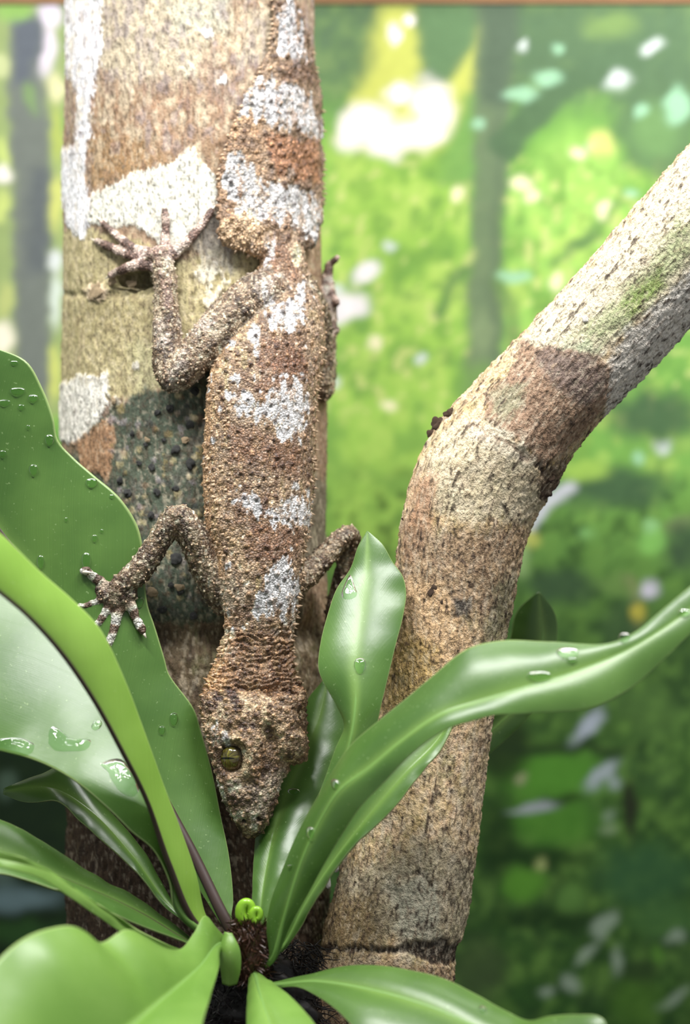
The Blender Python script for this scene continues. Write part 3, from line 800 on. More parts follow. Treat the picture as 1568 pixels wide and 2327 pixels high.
# y, centre x, visible half width, half thickness, depth of the axis, tilt towards the right
SPINE = [
 (1902, 570, 14, 12, 50, 8), (1893, 570, 27, 20, 48, 9), (1878, 570, 36, 26, 45, 10), (1850, 568, 49, 33, 43, 11), (1800, 567, 67, 42, 46, 12), (1750, 568, 84, 50, 52, 13), (1720, 573, 97, 55, 57, 14), (1690, 577, 104, 59, 64, 14),
 (1650, 574, 117, 64, 75, 15), (1600, 574, 121, 66, 90, 16), (1560, 574, 111, 63, 106, 18), (1520, 573, 97, 60, 122, 20), (1480, 577, 87, 60, 134, 22), (1440, 587, 80, 62, 142, 23), (1400, 590, 83, 68, 148, 24), (1350, 588, 95, 74, 152, 25),
 (1300, 588, 102, 78, 156, 25), (1250, 587, 107, 82, 164, 25), (1200, 584, 120, 85, 174, 26), (1100, 586, 129, 88, 192, 26), (1000, 587, 129, 90, 208, 27), (900, 593, 129, 88, 226, 28), (850, 602, 130, 84, 240, 29), (800, 615, 124, 78, 256, 30),
 (750, 632, 108, 70, 274, 32), (700, 645, 90, 60, 296, 34), (650, 648, 70, 48, 318, 36), (600, 642, 56, 38, 334, 37), (555, 640, 50, 30, 345, 38), (520, 638, 46, 26, 350, 38)]
TAIL = [(575, 640, 38, 20), (550, 632, 60, 18), (528, 622, 98, 17), (500, 616, 118, 16), (455, 614, 122, 16), (400, 616, 120, 16), (340, 622, 112, 16), (280, 632, 104, 15), (220, 645, 88, 14), (165, 655, 66, 13), (110, 660, 48, 12), (50, 655, 36, 11), (0, 648, 28, 10), (-60, 640, 20, 8), (-100, 636, 8, 5)]

def loft_px(rows, m=40):
    """rows of (y, cx, hw, ht_top, ht_bottom, d, tilt deg)"""
    V = []
    for (y, cx, hw, ht, hb, d, tl) in rows:
        a = math.radians(tl); ca, sa = math.cos(a), math.sin(a)
        for k in range(m):
            p = 2 * math.pi * k / m
            u = hw * math.cos(p); nn = math.sin(p) * (ht if math.sin(p) > 0 else hb)
            V.append((cx + u * ca + nn * sa, y, d + u * sa - nn * ca))
    n = len(rows)
    F = [tuple(f) for f in grid_faces(n, m, True).tolist()]
    F.append(tuple(range(m))[::-1]); F.append(tuple((n - 1) * m + k for k in range(m)))
    return np.array(V), F

def legs_px():
    s = surf
    T = {}
    # left foreleg
    T['arm_l'] = [(520, 1375, 160, 36), (488, 1335, 140, 35), (458, 1270, 122, 34), (432, 1210, 112, 34), (408, 1176, 108, 32), (386, 1192, 110, 30), (352, 1245, 116, 28), (312, 1300, 118, 30), (285, 1325, 118, 27), (262, 1345, 118, 24), (250, 1358, 120, 22)]
    T['palm_l'] = [(300, 1345, 122, 20), (270, 1362, 122, 24), (240, 1350, 122, 22), (225, 1335, 122, 14)]
    T['fa'] = [(245, 1335, 120, 14), (222, 1316, 118, 11), (206, 1305, 116, 9), (193, 1297, 112, 9.5), (188, 1302, 106, 8)]
    T['fb'] = [(250, 1355, 120, 13), (222, 1366, 118, 10), (200, 1374, 114, 8.5), (178, 1379, 110, 7)]
    T['fc'] = [(255, 1365, 120, 15), (238, 1392, 116, 12), (228, 1410, 110, 10), (212, 1428, 104, 8.5)]
    T['fd'] = [(275, 1370, 120, 15), (266, 1398, 114, 13), (258, 1430, 108, 11), (248, 1462, 102, 9.5), (243, 1476, 100, 7)]
    T['fe'] = [(285, 1362, 120, 15), (298, 1380, 116, 13), (308, 1402, 112, 11), (320, 1426, 106, 10), (327, 1440, 104, 7)]
    # right foreleg, reaching round the trunk
    T['arm_r'] = [(640, 1340, 190, 34), (690, 1312, 230, 30), (740, 1262, 262, 26), (778, 1222, 280, 24), (797, 1214, 290, 22), (797, 1240, 305, 21), (778, 1310, 330, 20), (758, 1380, 350, 18), (750, 1430, 360, 15)]
    # left hind leg
    k = lambda x, y, r, up=0.8: (x, y, s(x, y) - r * up, r)
    T['leg_l'] = [k(640, 660, 44), k(590, 668, 52), k(530, 715, 50), k(470, 780, 47, 1.0), k(420, 835, 43, 1.2), k(396, 858, 38, 1.3), k(384, 838, 36, 1.2), k(380, 780, 34, 1.0), k(378, 720, 31, .9), k(376, 660, 27, .9), k(372, 615, 27, .9), k(370, 590, 24, .9)]
    T['sole_l'] = [k(330, 585, 15), k(365, 578, 22), k(405, 575, 15)]
    T['ta'] = [k(345, 578, 16), k(305, 565, 12), k(265, 535, 9), k(228, 500, 6)]
    T['tb'] = [k(345, 590, 15), k(300, 580, 13), k(255, 563, 10), k(218, 548, 8)]
    T['tc'] = [k(355, 605, 16), k(318, 602, 13, 1.6), k(285, 610, 11, 2.0), k(250, 626, 8, 1.5)]
    T['td'] = [k(372, 580, 17), k(375, 545, 11), k(376, 510, 9), k(374, 475, 8)]
    T['te'] = [k(385, 580, 17), k(425, 550, 13), k(455, 515, 9), k(482, 475, 7)]
    # right hind leg, folded along the far flank
    R = lambda x, y, d, r: (x, y, d, r)
    T['leg_r'] = [R(680, 660, 340, 42), R(712, 720, 400, 38), R(724, 800, 440, 34), R(728, 890, 470, 30), R(736, 850, 520, 28), R(742, 740, 540, 24), R(742, 640, 550, 20)]
    T['ra'] = [R(742, 640, 548, 16), R(750, 600, 540, 10), R(762, 590, 530, 8), R(768, 582, 525, 6)]
    T['rb'] = [R(742, 660, 545, 16), R(752, 668, 535, 10), R(764, 690, 528, 8), R(766, 680, 520, 6)]
    T['rc'] = [R(742, 690, 545, 16), R(752, 730, 535, 11), R(762, 756, 528, 10), R(765, 745, 520, 7)]
    return T

def gecko():
    meshes = []
    rows = []
    for (y, cx, ext, ht, d, tl) in SPINE:
        a = math.radians(tl); hw = math.sqrt(max(ext * ext - (ht * math.sin(a)) ** 2, 25)) / math.cos(a)
        rows.append((y, cx, hw, ht, ht * 0.62, d, tl))
    R0 = np.array(rows)
    yy = np.linspace(1902, 520, 140)
    rows = np.stack([yy] + [np.interp(yy, R0[::-1, 0], R0[::-1, k]) for k in range(1, 7)], 1)
    meshes.append(loft_px(rows.tolist(), 44))
    # leaf tail: a thin blade wrapped on the trunk
    T0 = np.array(TAIL); yy = np.linspace(T0[0, 0], T0[-1, 0], 90)
    tr = np.stack([yy] + [np.interp(yy, T0[::-1, 0], T0[::-1, k]) for k in (1, 2, 3)], 1)
    m = 48; V = []
    for (y, cx, hw, ht) in tr:
        for k in range(m):
            p = 2 * math.pi * k / m
            fr = 1 + 0.035 * math.sin(y * 0.35) * (abs(math.cos(p)) > .8)
            x = cx + hw * fr * math.cos(p)
            nn = math.sin(p) * (ht + 12 * math.exp(-((x - 640) / 30) ** 2) * (y > 150))
            xr = min(x, 742)
            c0, Rr = trunk_xr(y); nx = (xr - c0) / Rr; nx = max(-.97, min(.97, nx)); kz = math.sqrt(1 - nx * nx)
            lift = 10 + 16 * math.exp(-((y - 520) / 40) ** 2)
            V.append((xr + (nn) * nx * 0.5, y, surf(xr, y) - lift - nn * kz))
    F = [tuple(f) for f in grid_faces(len(tr), m, True).tolist()]
    F.append(tuple(range(m))[::-1]); F.append(tuple((len(tr) - 1) * m + k for k in range(m)))
    meshes.append((np.array(V), F))
    LG = legs_px()
    for nm, pts in LG.items():
        meshes.append(tube_px(pts, 60 if len(pts) > 6 else 26, 14))
    # brows, crown, cheeks, snout ridges and jaw hinge
    E = lambda c, r, t=0.0: meshes.append(ell_px(c, r, t))
    E((572, 1690, 22), (30, 46, 26)); E((548, 1683, 22), (30, 14, 20)); E((568, 1730, 26), (16, 34, 20)); E((654, 1688, 42), (44, 46, 34)); E((672, 1706, 56), (26, 30, 24))
    E((612, 1640, 30), (70, 46, 26)); E((640, 1600, 48), (48, 34, 26)); E((540, 1600, 52), (50, 36, 26))
    E((500, 1660, 70), (34, 50, 34)); E((676, 1650, 84), (22, 46, 30)); E((678, 1590, 90), (18, 30, 24))
    E((580, 1770, 20), (24, 60, 18)); E((606, 1770, 30), (24, 60, 16)); E((553, 1858, 28), (18, 20, 15)); E((590, 1856, 32), (18, 20, 15)); E((530, 1790, 44), (22, 50, 20))
    E((560, 1752, 30), (10, 14, 12)); E((500, 1690, 54), (16, 20, 14))
    E((548, 528, surf(548, 528) - 26), (56, 44, 20), .25); E((585, 556, surf(585, 556) - 26), (36, 30, 20), .35); E((690, 545, surf(690, 545) - 16), (40, 26, 14), .6)
    # one skin over everything
    V = np.concatenate([a for a, _ in meshes]); F = []; off = 0
    for a, fs in meshes:
        F += [tuple(i + off for i in f) for f in fs]; off += len(a)
    V2 = V.copy(); V2[:, 1] *= -1; V2[:, 2] *= 1            # temp frame for the remesher
    me = bpy.data.meshes.new('tmp'); me.from_pydata((V2 * 0.01).tolist(), [], F); me.update()
    bm = bmesh.new(); bm.from_mesh(me); bmesh.ops.recalc_face_normals(bm, faces=bm.faces); bm.to_mesh(me); bm.free()
    to = bpy.data.objects.new('tmp', me); COL.objects.link(to)
    rm = to.modifiers.new('r', 'REMESH'); rm.mode = 'VOXEL'; rm.voxel_size = 0.029
    sm = to.modifiers.new('s', 'SMOOTH'); sm.factor = 0.5; sm.iterations = 7
    dg = bpy.context.evaluated_depsgraph_get(); ev = to.evaluated_get(dg)
    m2 = bpy.data.meshes.new_from_object(ev)
    nv = len(m2.vertices); co = np.empty(nv * 3, np.float32); m2.vertices.foreach_get('co', co)
    no = np.empty(nv * 3, np.float32); m2.vertices.foreach_get('normal', no)
    nf = len(m2.polygons); lv = np.empty(len(m2.loops), np.int32); m2.loops.foreach_get('vertex_index', lv)
    bpy.data.objects.remove(to, do_unlink=True)
    q = co.reshape(-1, 3).astype(float) * 100; q[:, 1] *= -1
    nn = no.reshape(-1, 3).astype(float); nn[:, 1] *= -1
    if len(lv) == nf * 4: faces = lv.reshape(-1, 4)[:, ::-1].copy()
    else: raise RuntimeError('remesh not quads')
    x, y, d = q.T
    # ---- region masks
    armd = np.full(nv, 1e9); toe = np.full(nv, 1e9); toet = np.zeros(nv)
    for nm, pts in LG.items():
        c = cr(pts, 40)
        kd = None
        for i in range(0, 40):
            dd = np.sqrt((x - c[i, 0]) ** 2 + (y - c[i, 1]) ** 2 + (d - c[i, 2]) ** 2) - c[i, 3]
            if len(nm) == 2:
                better = dd < toe; toe = np.where(better, dd, toe); toet = np.where(better, i / 39.0 + 3 * (ord(nm[1]) % 5), toet)
            else:
                armd = np.minimum(armd, dd)
    spx = np.interp(y, R0[::-1, 0], R0[::-1, 1])
    spw = np.interp(y, R0[::-1, 0], R0[::-1, 2])
    u = (x - spx) / spw
    limb = sst(6, 0, armd) * np.where((np.abs(u) < 0.8) & (y > 760) & (y < 1340), 0, 1)
    digit = sst(5, 1, toe)
    tail = sst(575, 540, y) * (x > 470) * (1 - digit)
    body = 1 - np.maximum(limb, digit)
    f1 = fbm(x * .02, y * .012, d * .02, 71, 3); f2 = fbm(x * .05, y * .028, d * .05, 72, 3)
    f3 = fbm(x * .11, y * .08, d * .11, 73, 2); st = fbm(x * .07, y * .018, d * .05, 74, 2)
    g4 = vnoise(x * .22, y * .18, d * .22, 75)
    # ---- colour
    c = np.tile(lin((146, 122, 96))[None], (nv, 1))
    B = lambda m, k: blend(c, np.clip(m, 0, 1), k)
    B(sst(0.05, 0.4, f1) * .7, (108, 76, 50)); B(sst(0.08, 0.4, -f2) * .6, (172, 146, 110)); B(sst(0.1, 0.4, st) * .5, (92, 62, 42))
    B(sst(0.15, 0.45, -st) * .45, (150, 138, 92)); B(sst(.25, .55, f3) * .5, (80, 52, 36)); B(sst(.25, .6, -f3) * .4, (196, 176, 146))
    B(body * sst(.3, .95, u) * sst(1420, 1300, y) * .45, (128, 108, 92)); B(body * sst(-.6, -.95, u) * (y < 1420) * .6, (176, 138, 98))
    wh = (214, 208, 206)
    def pw(pts, k=wh, a=.9, soft=5, wa=16, wb=16, wc=10):
        m = sst(soft, -soft, sd_poly(x, y, pts) + wa * f1 + 1.5 * wb * f2 + 2.0 * wc * f3 + 26 * st) * a
        if min(k) > 165: m = m * (1 - .7 * sst(-.05, .25, g4 * .6 + st + .5 * f3))
        B(m * (1 - digit), k)
    rb = (112, 74, 52)
    for pts in ([(560, 880), (690, 780), (700, 860), (600, 900)], [(520, 960), (600, 990), (690, 1000), (690, 1090), (600, 1060), (520, 1050)], [(560, 1180), (640, 1190), (690, 1200), (660, 1290), (580, 1270)], [(590, 760), (680, 760), (690, 840), (600, 830)], [(600, 520), (670, 520), (680, 640), (610, 640)]):
        pw(pts, rb, .65, 14, 20, 18, 10)
    pw([(597, 640), (618, 632), (630, 690), (660, 700), (672, 640), (694, 640), (690, 720), (650, 756), (610, 738)], (222, 220, 222), .95, 3, 6, 8, 9)
    pw([(520, 900), (560, 890), (600, 915), (620, 865), (680, 870), (700, 930), (690, 980), (650, 990), (610, 960), (570, 940), (525, 930)], wh, .85, 4, 16, 16, 12)
    pw([(520, 1140), (545, 1110), (585, 1130), (620, 1150), (700, 1120), (715, 1170), (690, 1200), (630, 1190), (560, 1165)], wh, .85, 4, 14, 16, 12)
    pw([(610, 1290), (650, 1270), (672, 1300), (676, 1380), (640, 1400), (590, 1390), (560, 1370), (600, 1340)], wh, .85, 4, 14, 16, 12)
    pw([(490, 1320), (530, 1300), (560, 1340), (540, 1400), (500, 1400)], (176, 160, 140), .6, 8)
    pw([(505, 1432), (542, 1428), (540, 1480), (500, 1500)], (222, 214, 202), .9, 4, 8, 8, 8)
    pw([(640, 1400), (680, 1390), (676, 1440), (655, 1440)], (186, 176, 168), .6, 8)
    B(body * sst(.45, .6, f2 + .5 * st) * sst(1420, 1380, y) * .8, (206, 198, 190))
    pw([(570, 750), (590, 740), (585, 800), (575, 810)], (206, 200, 196), .7, 4, 5, 6, 6); pw([(600, 540), (618, 530), (622, 600), (606, 605)], (206, 200, 204), .7, 4, 5, 6, 6); pw([(660, 520), (690, 525), (675, 600)], (204, 180, 150), .7, 4, 5, 6, 6)
    # neck and head
    nk = sst(1410, 1450, y) * sst(1590, 1560, y) * body; B(nk * .55, (118, 82, 52)); B(nk * sst(.0, .35, f2) * .6, (80, 50, 32)); B(nk * sst(-.3, -.9, u) * .7, (190, 146, 100))
    hd = sst(1560, 1590, y) * body; B(hd * .6, (132, 106, 78)); B(hd * sst(0, .3, f1) * .5, (112, 84, 58)); B(hd * sst(.05, .35, -f2) * .6, (186, 164, 132))
    pw([(470, 1650), (490, 1640), (520, 1690), (515, 1705), (480, 1690)], (200, 188, 176), .7, 4, 6, 8, 8); pw([(468, 1720), (486, 1730), (500, 1790), (530, 1860), (545, 1890), (520, 1870), (480, 1780)], (206, 196, 184), .85, 4, 4, 8, 8)
    sn = sst(1740, 1800, y) * body; B(sn * .5, (128, 110, 88)); B(sn * sst(.0, .3, f2) * .7, (70, 54, 42)); B(sn * sst(.05, .35, -f2) * .6, (192, 180, 162))
    pw([(585, 1760), (640, 1750), (625, 1820), (600, 1850), (570, 1840)], (168, 156, 138), .5, 10)
    for (a, b, r) in ((492, 1580, 11), (528, 1576, 12), (488, 1602, 9), (536, 1592, 10), (538, 1610, 10), (518, 1568, 8), (552, 1650, 12), (612, 1660, 10), (500, 1588, 8)):
        B(sst(r + 4, r - 4, np.hypot(x - a, y - b) + 4 * f3) * .85, (58, 30, 20))
    B(hd * sst(.12, .4, f2 - .4 * f3) * .6, (64, 46, 34)); B(hd * sst(.3, .6, g4) * .45, (70, 52, 40)); B(hd * sst(.35, .7, -g4) * .4, (206, 188, 160)); B(body * sst(.35, .7, g4) * .4 * (y < 1560), (74, 50, 36)); B(body * sst(.45, .8, -g4) * .35 * (y < 1560), (210, 196, 178))
    # limbs
    B(limb * .6, (96, 76, 58)); B(limb * sst(.0, .3, f2) * .7, (58, 42, 32)); B(limb * sst(.3, .7, -g4) * .5, (204, 192, 168)); B(limb * sst(.3, .7, g4) * .4, (50, 38, 30)); B(limb * sst(.1, .4, -f2) * .5, (172, 158, 134))
    B(limb * sst(.2, .5, -f3) * .6, (196, 184, 160)); B(limb * (y < 900) * sst(.05, .4, f1 + .5 * f3) * .55, (188, 174, 160))
    B(limb * (y < 700) * (x < 420) * sst(-.1, .3, f2) * .5, (170, 140, 126))
    band = np.sin((toet % 3) * 14 + 1.2 * f3 + (toet // 3) * 1.3)
    front = digit * (y > 1200); B(front * .75, (196, 182, 162)); B(front * sst(-.05, .35, band) * .9, (84, 58, 42)); B(front * sst(.35, .1, toet % 3) * .6, (120, 98, 76))
    hind = digit * (y < 800); B(hind * .7, (178, 156, 146)); B(hind * sst(-.1, .3, band) * .85, (92, 66, 54))
    # tail blade
    B(tail * .5, (140, 116, 92)); B(tail * sst(.05, .35, f2) * .5, (110, 82, 62))
    pw([(540, 330), (600, 420), (690, 430), (725, 470), (735, 560), (700, 545), (650, 500), (610, 505), (560, 490), (530, 460), (500, 400)], (212, 206, 200), .85, 5, 10, 14, 14)
    pw([(600, 190), (660, 190), (700, 210), (735, 320), (700, 300), (650, 290), (610, 260), (560, 250), (570, 210)], (216, 208, 206), .9, 5, 10, 14, 12)
    pw([(630, -20), (680, 20), (695, 140), (650, 130), (635, 60)], (212, 208, 214), .85, 4, 8, 12, 10)
    pw([(530, 200), (600, 170), (600, 260), (545, 250)], (206, 198, 196), .7, 5, 12, 16, 14)
    pw([(600, 310), (720, 320), (725, 410), (690, 420), (620, 380)], (150, 104, 72), .8, 10, 10, 12, 8); pw([(640, 140), (720, 150), (720, 190), (640, 180)], (112, 84, 66), .8, 10)
    pw([(490, 500), (560, 490), (610, 520), (600, 580), (520, 580)], (170, 144, 112), .75, 8)
    gl_ = (c @ np.array([.3, .6, .1]))[:, None]; c = gl_ + (c - gl_) * .98; c = np.maximum(c * (.55 + .45 * gl_ / .17) ** .7, .004) * 1.05; c = np.minimum(c, .50 + .12 * (c - .5))
    # ---- relief
    hs = sst(1570, 1600, y)
    h = (f2 * 3 + f3 * 2.6) * (1 - .6 * hs) + g4 * 1.0
    fw = fbm(x * .018, y * .05, d * .018, 77, 3); wr = np.sin(y * .5 + 9 * f1 + 5 * u * u + 7 * fw + 2 * f3)
    h = h + nk * (wr * 4.2 * (.6 + fw) + f2 * 5 - 1.0)
    h = h + hd * (f1 * 5) * sst(1860, 1830, y)
    onh = (d < 110) * body
    br = np.exp(-(sd_line(x, y, [(498, 1696), (512, 1684), (538, 1680), (562, 1692), (570, 1722), (563, 1756)]) / 7) ** 2) * onh; h = h + 9 * br
    gv = np.exp(-(sd_line(x, y, [(612, 1660), (614, 1700), (606, 1740), (590, 1780)]) / 15) ** 2) * onh; h = h - 9 * gv; B(gv * .35, (84, 64, 48))
    pit = np.exp(-((x - 556) / 18) ** 2 - ((y - 1778) / 18) ** 2) * onh; h = h - 8 * pit
    jl = np.exp(-(sd_line(x, y, [(470, 1640), (520, 1660), (545, 1650)]) / 9) ** 2) * onh; h = h - 5 * jl
    rr = np.exp(-(sd_line(x, y, [(640, 1660), (690, 1680), (700, 1708), (680, 1742), (644, 1752)]) / 9) ** 2) * onh; h = h + 6 * rr
    h = h - 12 * body * np.exp(-((x - 620) / 16) ** 2 - ((y - 1572) / 14) ** 2) - 10 * body * np.exp(-((y - 1566 - .1 * (x - 600)) / 8) ** 2) * (np.abs(u) < .9) * (x > 540)
    # eye socket, nostrils, ear crease, mouth line
    h = h * (1 - .9 * np.exp(-((x - 527) / 30) ** 4 - ((y - 1722) / 34) ** 4)) - 26 * np.exp(-((x - 524) / 30) ** 4 - ((y - 1722) / 35) ** 4) * (d < 90)
    for a, b in ((553, 1868), (590, 1862)):
        mk = np.exp(-((x - a) / 7) ** 2 - ((y - b) / 7) ** 2) * (d < 60); h = h - 9 * mk; B(sst(.3, .7, mk), (30, 20, 16))
    ml = sd_line(x, y, [(458, 1680), (472, 1740), (492, 1800), (520, 1856), (548, 1894)]); mm = np.exp(-(ml / 4) ** 2) * (y > 1680); h = h - 5 * mm; B(mm * .8, (50, 36, 28))
    h = h + tail * (f3 * 5 + f2 * 4)
    # tubercles
    kd = kdtree.KDTree(nv)
    for i in range(nv): kd.insert(q[i], i)
    kd.balance()
    taken = kdtree; pts = []
    cells = {}
    order = rng.permutation(nv)[:24000]
    for i in order:
        if d[i] > 480 or nn[i, 2] > .55: continue
        isl = limb[i] > .5; isd = digit[i] > .4
        if isd: continue
        sp = 15 if isl else (13.5 if y[i] > 1560 else 23)
        key = (int(q[i, 0] // 24), int(q[i, 1] // 24), int(d[i] // 24)); ok = True
        for a in (-1, 0, 1):
            for b in (-1, 0, 1):
                for e in (-1, 0, 1):
                    for j in cells.get((key[0] + a, key[1] + b, key[2] + e), ()):
                        if (q[i, 0] - q[j, 0]) ** 2 + (q[i, 1] - q[j, 1]) ** 2 + (d[i] - d[j]) ** 2 < sp * sp: ok = False
        if not ok: continue
        cells.setdefault(key, []).append(i)
        if math.hypot(x[i] - 526, y[i] - 1722) < 38: continue
        if isl: r, hh = rng.uniform(3.2, 5.5), rng.uniform(2.5, 6)
        elif y[i] > 1560: r, hh = rng.uniform(3.5, 8), rng.uniform(3, 6.5)
        else: r, hh = rng.uniform(4.5, 8.0), rng.uniform(3, 7)
        pts.append((i, r, hh))
    add = np.zeros(nv); tint = np.zeros(nv); dark = np.zeros(nv)
    for (i, r, hh) in pts:
        dk = rng.uniform() < ((.55 if abs(u[i]) < .75 and y[i] < 1560 else .3) if limb[i] < .5 else .1)
        for (_, j, dist) in kd.find_range(Vector(q[i]), r * 1.5):
            a = max(0.0, 1 - dist / (r * 1.15))
            add[j] = max(add[j], hh * (a ** 0.8))
            if dk: dark[j] = max(dark[j], min(1, a * 1.6))
            else: tint[j] = max(tint[j], a)
            if dist > r * .95: add[j] = min(add[j], 0) - .6
    h = h + add
    B(tint * .45 * (1 - limb), (196, 152, 108)); B(tint * .6 * limb, (214, 198, 166)); B(dark * .8, (58, 34, 24))
    q = q + nn * h[:, None]
    w = PV(q)
    base = P1(587, 1000, surf(587, 1000))
    t = thing('gecko', 'spiny brown and white leaf-tailed gecko clinging head down to the trunk', 'gecko', base)
    o = obj('body', w, faces, M_GECKO, t); set_col(o, c)
    # spines along flank, jaw, limbs and tail rim: too many to pick apart
    SV = []; SF = []
    def cone(p, dirv, r, L):
        dirv = np.array(dirv, float); dirv /= np.linalg.norm(dirv); a = np.cross(dirv, [0.3, 0.2, 1.0]); a /= np.linalg.norm(a); b = np.cross(dirv, a)
        n0 = len(SV)
        for k in range(6):
            an = k * math.pi / 3; SV.append(np.array(p) - dirv * r * .6 + r * (math.cos(an) * a + math.sin(an) * b))
        SV.append(np.array(p) + dirv * L)
        for k in range(6): SF.append((n0 + k, n0 + (k + 1) % 6, n0 + 6))
        SF.append(tuple(n0 + k for k in range(5, -1, -1)))
    R1 = np.array(rows)
    def rim(y, side, da=0.0):
        r = R1[np.argmin(np.abs(R1[:, 0] - y))]
        a = math.radians(r[6]); p = da
        uu = side * r[2] * math.cos(p); n_ = math.sin(p) * r[3]
        return (r[1] + uu * math.cos(a) + n_ * math.sin(a), y, r[5] + uu * math.sin(a) - n_ * math.cos(a))
    for yv in np.arange(790, 1480, 13):
        for side in (-1, 1):
            for rep in range(2):
                yj = yv + rng.uniform(-7, 7); p = rim(yj, side, rng.uniform(-.1, .75))
                cone(p, (side * 1.0, rng.uniform(-.2, .5), -.35), rng.uniform(3, 5), rng.uniform(5, 11 if side < 0 else 14))
    for yv in np.arange(1480, 1720, 12):
        for side in (-1, 1):
            for rep in range(2):
                p = rim(yv + rng.uniform(-6, 6), side, rng.uniform(0, .6)); cone(p, (side, rng.uniform(-.6, .2), -.5), rng.uniform(2.5, 5), rng.uniform(5, 13 if side > 0 else 9))
    hits = [i for i in rng.permutation(nv) if limb[i] > .7 and nn[i, 2] < .3][:230]
    for i in hits:
        cone(q[i], nn[i] + np.array([0, .35, 0]), rng.uniform(1.8, 3.2), rng.uniform(3, 8))
    for yv in np.arange(0, 540, 11):
        r = [np.interp(yv, T0[::-1, 0], T0[::-1, k]) for k in (1, 2)]
        for side in (-1, 1):
            if rng.uniform() < .45: continue
            xx = r[0] + side * r[1] + rng.uniform(-3, 3); xr = min(xx, 742)
            cone((xr, yv, surf(xr, yv) - 12), (side, .2, -.4), rng.uniform(3, 5), rng.uniform(5, 12))
    hits = [i for i in rng.permutation(nv) if 485 < x[i] < 610 and 500 < y[i] < 595 and nn[i, 2] < .2 and d[i] < surf(x[i], y[i]) - 20][:46]
    for i in hits:
        cone(q[i], nn[i] + np.array([-.5, .5, 0]), rng.uniform(2.5, 4.5), rng.uniform(6, 13))
    s_o = obj('spines', PV(np.array(SV)), SF, M_SPINE, t); tag(s_o, kind='stuff')
    # left eye, iris with a level slit, eyelid
    def eye(cx, cy, cd, rx, ry, rd, yaw):
        v, f = ell_px((0, 0, 0), (rx, ry, rd), 0, 96, 64)
        ca, sa = math.cos(yaw), math.sin(yaw)
        vv = np.stack([v[:, 0] * ca + v[:, 2] * sa, v[:, 1], -v[:, 0] * sa + v[:, 2] * ca], 1) + [cx, cy, cd]
        e = obj('eye', PV(vv), f, M_EYE, t)
        cc = np.tile(lin((84, 78, 32))[None], (len(v), 1))
        an = np.arctan2(v[:, 1], v[:, 0]); rad = np.hypot(v[:, 0] / rx, v[:, 1] / ry)
        st_ = fbm(np.cos(an) * 6, np.sin(an) * 6, rad * 1.2, 91, 2)
        blend(cc, sst(-.1, .25, st_) * .8, (44, 36, 18)); blend(cc, sst(.15, .4, -st_) * .6, (136, 128, 52)); blend(cc, sst(.75, .98, rad), (34, 28, 22)); blend(cc, sst(0, .5, v[:, 1] / ry) * .4, (96, 66, 36))
        set_col(e, cc)
        n = 14; pv = []
        for k in range(n):
            tt = -1 + 2 * k / (n - 1); hw = 1.7 * (1 - abs(tt) ** 3) + .5
            for sgn in (-1, 1):
                X = tt * rx * .62; Y = sgn * hw; Z = -rd * math.sqrt(max(0, 1 - (X / rx) ** 2 - (Y / ry) ** 2)) * 1.015
                pv.append((X * ca + Z * sa + cx, Y + cy, -X * sa + Z * ca + cd))
        pf = [(2 * k, 2 * k + 1, 2 * k + 3, 2 * k + 2) for k in range(n - 1)]
        obj('pupil', PV(np.array(pv)), pf, M_PUPIL, e)
    eye(528, 1723, 28, 28, 31, 28, 0.5)
    # claws
    for (a, b) in (((190, 1300, 105, 5), (214, 1302, 92, 1)), ((180, 1378, 110, 5), (168, 1384, 102, 1)), ((213, 1427, 104, 5), (207, 1437, 98, 1)), ((244, 1474, 100, 5), (239, 1488, 96, 1)), ((326, 1438, 104, 5), (332, 1450, 100, 1)),
                   ((230, 502, surf(230, 502) - 6, 4), (218, 492, surf(218, 492) - 4, 1)), ((220, 549, surf(220, 549) - 7, 4), (206, 542, surf(206, 542) - 4, 1)), ((252, 625, surf(252, 625) - 10, 4), (238, 634, surf(238, 634) - 3, 1)), ((374, 478, surf(374, 478) - 7, 4), (373, 464, surf(373, 464) - 3, 1)), ((480, 477, surf(480, 477) - 6, 4), (490, 466, surf(490, 466) - 2, 1))):
        mid = [(a[k] + b[k]) / 2 for k in range(4)]; mid[2] -= 3
        v, f = tube_px([a, tuple(mid), b], 8, 8); obj('claw', PV(v), f, M_CLAW, t)
    return t

def eye_mat():
    t = NT('gecko_iris'); t.link(t.attr('Col').outputs['Color'], t.b.inputs['Base Color'])
    t.b.inputs['Roughness'].default_value = 0.12; t.b.inputs['Coat Weight'].default_value = 0.6; t.b.inputs['Coat Roughness'].default_value = 0.03
    return t.m
M_EYE = eye_mat()
M_PUPIL = plain('gecko_pupil', (10, 9, 8), 0.15)
GECKO = gecko()

